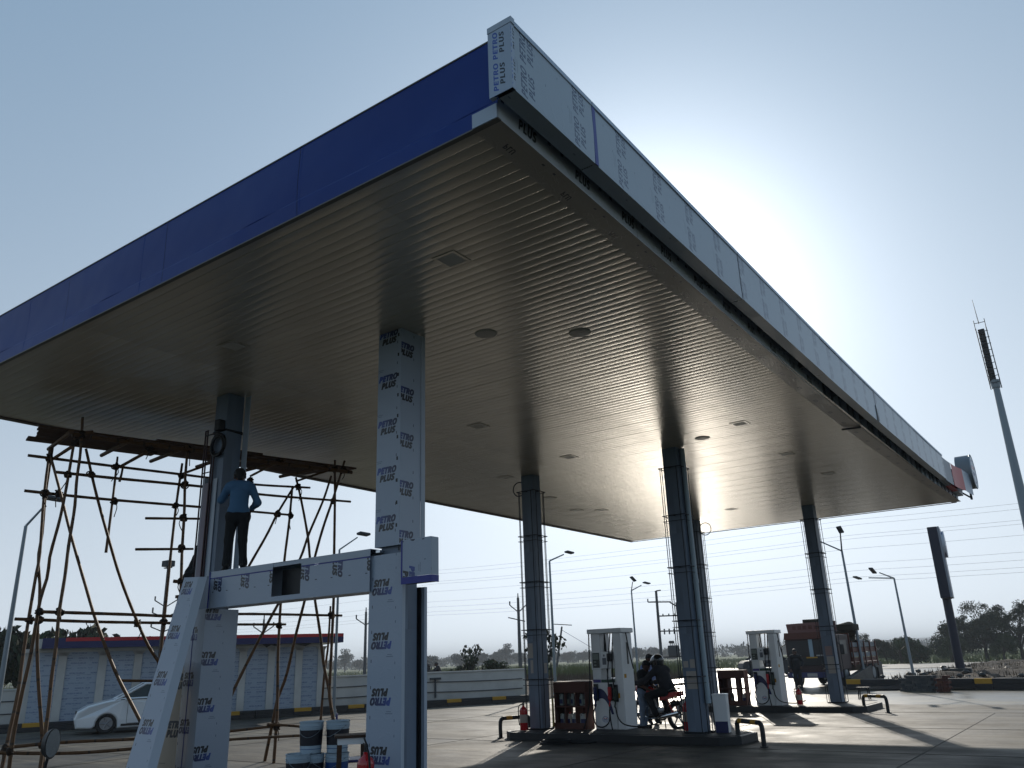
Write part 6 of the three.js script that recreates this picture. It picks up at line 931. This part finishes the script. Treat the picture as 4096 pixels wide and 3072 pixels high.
// ------------------------------------------------------------ truck, facing the camera
{
  const t = thing('truck', 'orange and maroon lorry with a lettered header board facing the station', 'truck', [-11.72, 0, -39.3], -0.04); const w = 1.18;
  obj('cab', [bx(-w, w, 0.72, 2.25, -1.75, -0.06, 0.06)], matDarkRed, t); obj('bonnet_band', [bx(-w + 0.03, w - 0.03, 0.95, 1.32, -0.06, 0.0, 0.02)], matBlack, t);
  obj('windscreen', [bx(-w + 0.1, -0.09, 1.36, 2.02, -0.06, -0.04), bx(0.09, w - 0.1, 1.36, 2.02, -0.06, -0.04)], matTruckGlass, t); obj('windscreen_post', bx(-0.088, 0.088, 1.3, 2.08, -0.065, -0.02, 0.01), matPipe, t);
  obj('sun_visor', [ext([[-w, 2.1], [w, 2.1], [w - 0.05, 2.38], [-w + 0.05, 2.38]], 0.1, 0.01).translate(0, 0, -0.08)], matOrange, t);
  obj('header_board', [ext([[-w + 0.15, 2.38], [w, 2.38], [w, 2.82], [-w + 0.1, 2.78]], 0.06, 0.01).translate(0, 0, -0.3)], matHdr, t); obj('header_lettering', [-0.8, -0.55, -0.32, -0.05, 0.2, 0.5, 0.75].map((x, i) => bx(x, x + 0.17, 2.52, 2.68 + 0.02 * (i % 2), -0.228, -0.223)), matOrange, t);
  obj('luggage_box', [bx(-0.35, 0.6, 2.8, 2.96, -1.2, -0.4, 0.03)], matTarp, t); obj('side_window', [bx(w, w + 0.01, 1.4, 2.0, -1.35, -0.4), bx(-w - 0.01, -w, 1.4, 2.0, -1.35, -0.4)], matTruckGlass, t);
  obj('bumper', [bx(-w - 0.03, w + 0.03, 0.42, 0.66, -0.2, 0.05, 0.02)], matTotem, t); obj('lower_panel', bx(-w, w, 0.66, 0.94, -0.3, -0.02, 0.02), matDarkRed, t); obj('headlight', [sph(-0.9, 0.56, 0.05, 0.09, 1, 1, 0.5)], matLens, t); obj('headlight', [sph(0.9, 0.56, 0.05, 0.09, 1, 1, 0.5)], matLens, t); obj('number_plate', bx(-0.3, 0.15, 0.48, 0.62, 0.051, 0.056), matPaper, t); obj('name_plate', [bx(-0.95, -0.5, 1.345, 1.4, -0.04, -0.025), bx(0.2, 0.55, 1.345, 1.4, -0.04, -0.025)], matPaper, t); obj('name_plate', bx(-0.25, 0.25, 1.26, 1.32, 0.0, 0.006), matKerbYellow, t);
  for (const k of [-1, 1]) { obj('mirror_arm', rod([k * w, 1.9, -0.1], [k * (w + 0.22), 1.75, 0.05], 0.02), matBlack, t); obj('mirror', cb(k * (w + 0.22), 1.6, 0.05, 0.18, 0.42, 0.06, 0.03), matBlack, t); }
  for (const [z, n] of [[-0.9, 0.28], [-4.2, 0.5], [-5.2, 0.5]]) for (const k of [-1, 1]) { const wh = obj('wheel', [rod([k * 0.92, 0.5, z], [k * 1.16, 0.5, z], 0.3, 0.26, 18)], matGalv, t); obj('tyre', fin(new THREE.TorusGeometry(0.38, 0.13, 10, 28).rotateY(Math.PI / 2).translate(k * 1.05, 0.5, z)), matRubber, wh); }
  obj('chassis', [bx(-0.45, 0.45, 0.6, 0.85, -5.8, -0.4)], matBlack, t); obj('mud_flap', bx(0.85, 1.2, 0.2, 0.7, -5.86, -5.83), matRubber, t);
  obj('cargo_floor', bx(-1.2, 1.2, 0.9, 1.02, -5.9, -1.85), matOrange, t); for (let i = 0; i < 4; i++) { obj('side_board', bx(1.2, 1.24, 1.03 + i * 0.22, 1.22 + i * 0.22, -5.9, -1.85, 0.005), i % 2 ? matGrey : matOrange, t); obj('side_board', bx(-1.24, -1.2, 1.03 + i * 0.22, 1.22 + i * 0.22, -5.9, -1.85, 0.005), matOrange, t); } for (let i = 0; i < 5; i++) obj('stake', bx(1.241, 1.29, 0.8, 1.95, -1.95 - i * 0.95, -1.87 - i * 0.95), matOrange, t);
  obj('head_board', bx(-1.2, 1.2, 1.03, 2.3, -1.92, -1.86), matOrange, t); obj('load_cover', [field([[[0.3, 2.35, -2.4], [0.95, 2.5, -3.0], 0.3, 0.34], [[0.7, 2.2, -3.2], [0.2, 2.2, -4.2], 0.4, 0.3], [[0.9, 1.5, -3.4], [0.8, 2.2, -2.8], 0.12, 0.16], [[-0.6, 2.2, -3], [0.3, 2.3, -3], 0.3, 0.3]], 0.04, 0.08), bx(0.2, 1.35, 2.42, 2.72, -3.2, -2.3, 0.05)], matTarp, t); obj('load_drum', rod([0.75, 1.75, -4.9], [0.75, 1.75, -3.9], 0.32, 0.32, 16), matBlack, t);
}

// ------------------------------------------------------------ stacks of blocks by the right kerb
{
  const g = [0, 1, 2].map(() => bx(-0.098, 0.098, 0, 0.092, -0.048, 0.048, 0.006));
  const stack = (name, label, x, z, turn, nx, ny, nz, ms) => { const t = thing(name, label, name === 'block_stack' ? 'block stack' : 'brick stack', [x, 0, z], turn); for (let j = 0; j < ny; j++) for (let i = 0; i < nx; i++) for (let k = 0; k < nz; k++) { if (j === ny - 1 && (i === 0 || rnd() < 0.12)) continue; const m = shadows(new THREE.Mesh(g[(i + j + k) % 3], ms[(rnd() * 3) | 0])); m.name = name === 'block_stack' ? 'block' : 'brick'; m.position.set((i + (j % 2) * 0.4 - nx / 2) * 0.204 + rr(-0.006, 0.006), j * 0.0945, k * 0.104 - nz * 0.05 + rr(-0.006, 0.006)); m.rotation.y = rr(-0.03, 0.03); t.add(m); } return t; };
  stack('block_stack', 'low stack of grey cement blocks before the high black kerb', -6.72, -35.35, -0.25, 6, 6, 3, matBlocks); stack('brick_stack', 'smaller stack of reddish bricks right of the grey block stack', -5.78, -34.95, -0.2, 2, 6, 3, matBricks);
}

renderer.render(scene, camera);
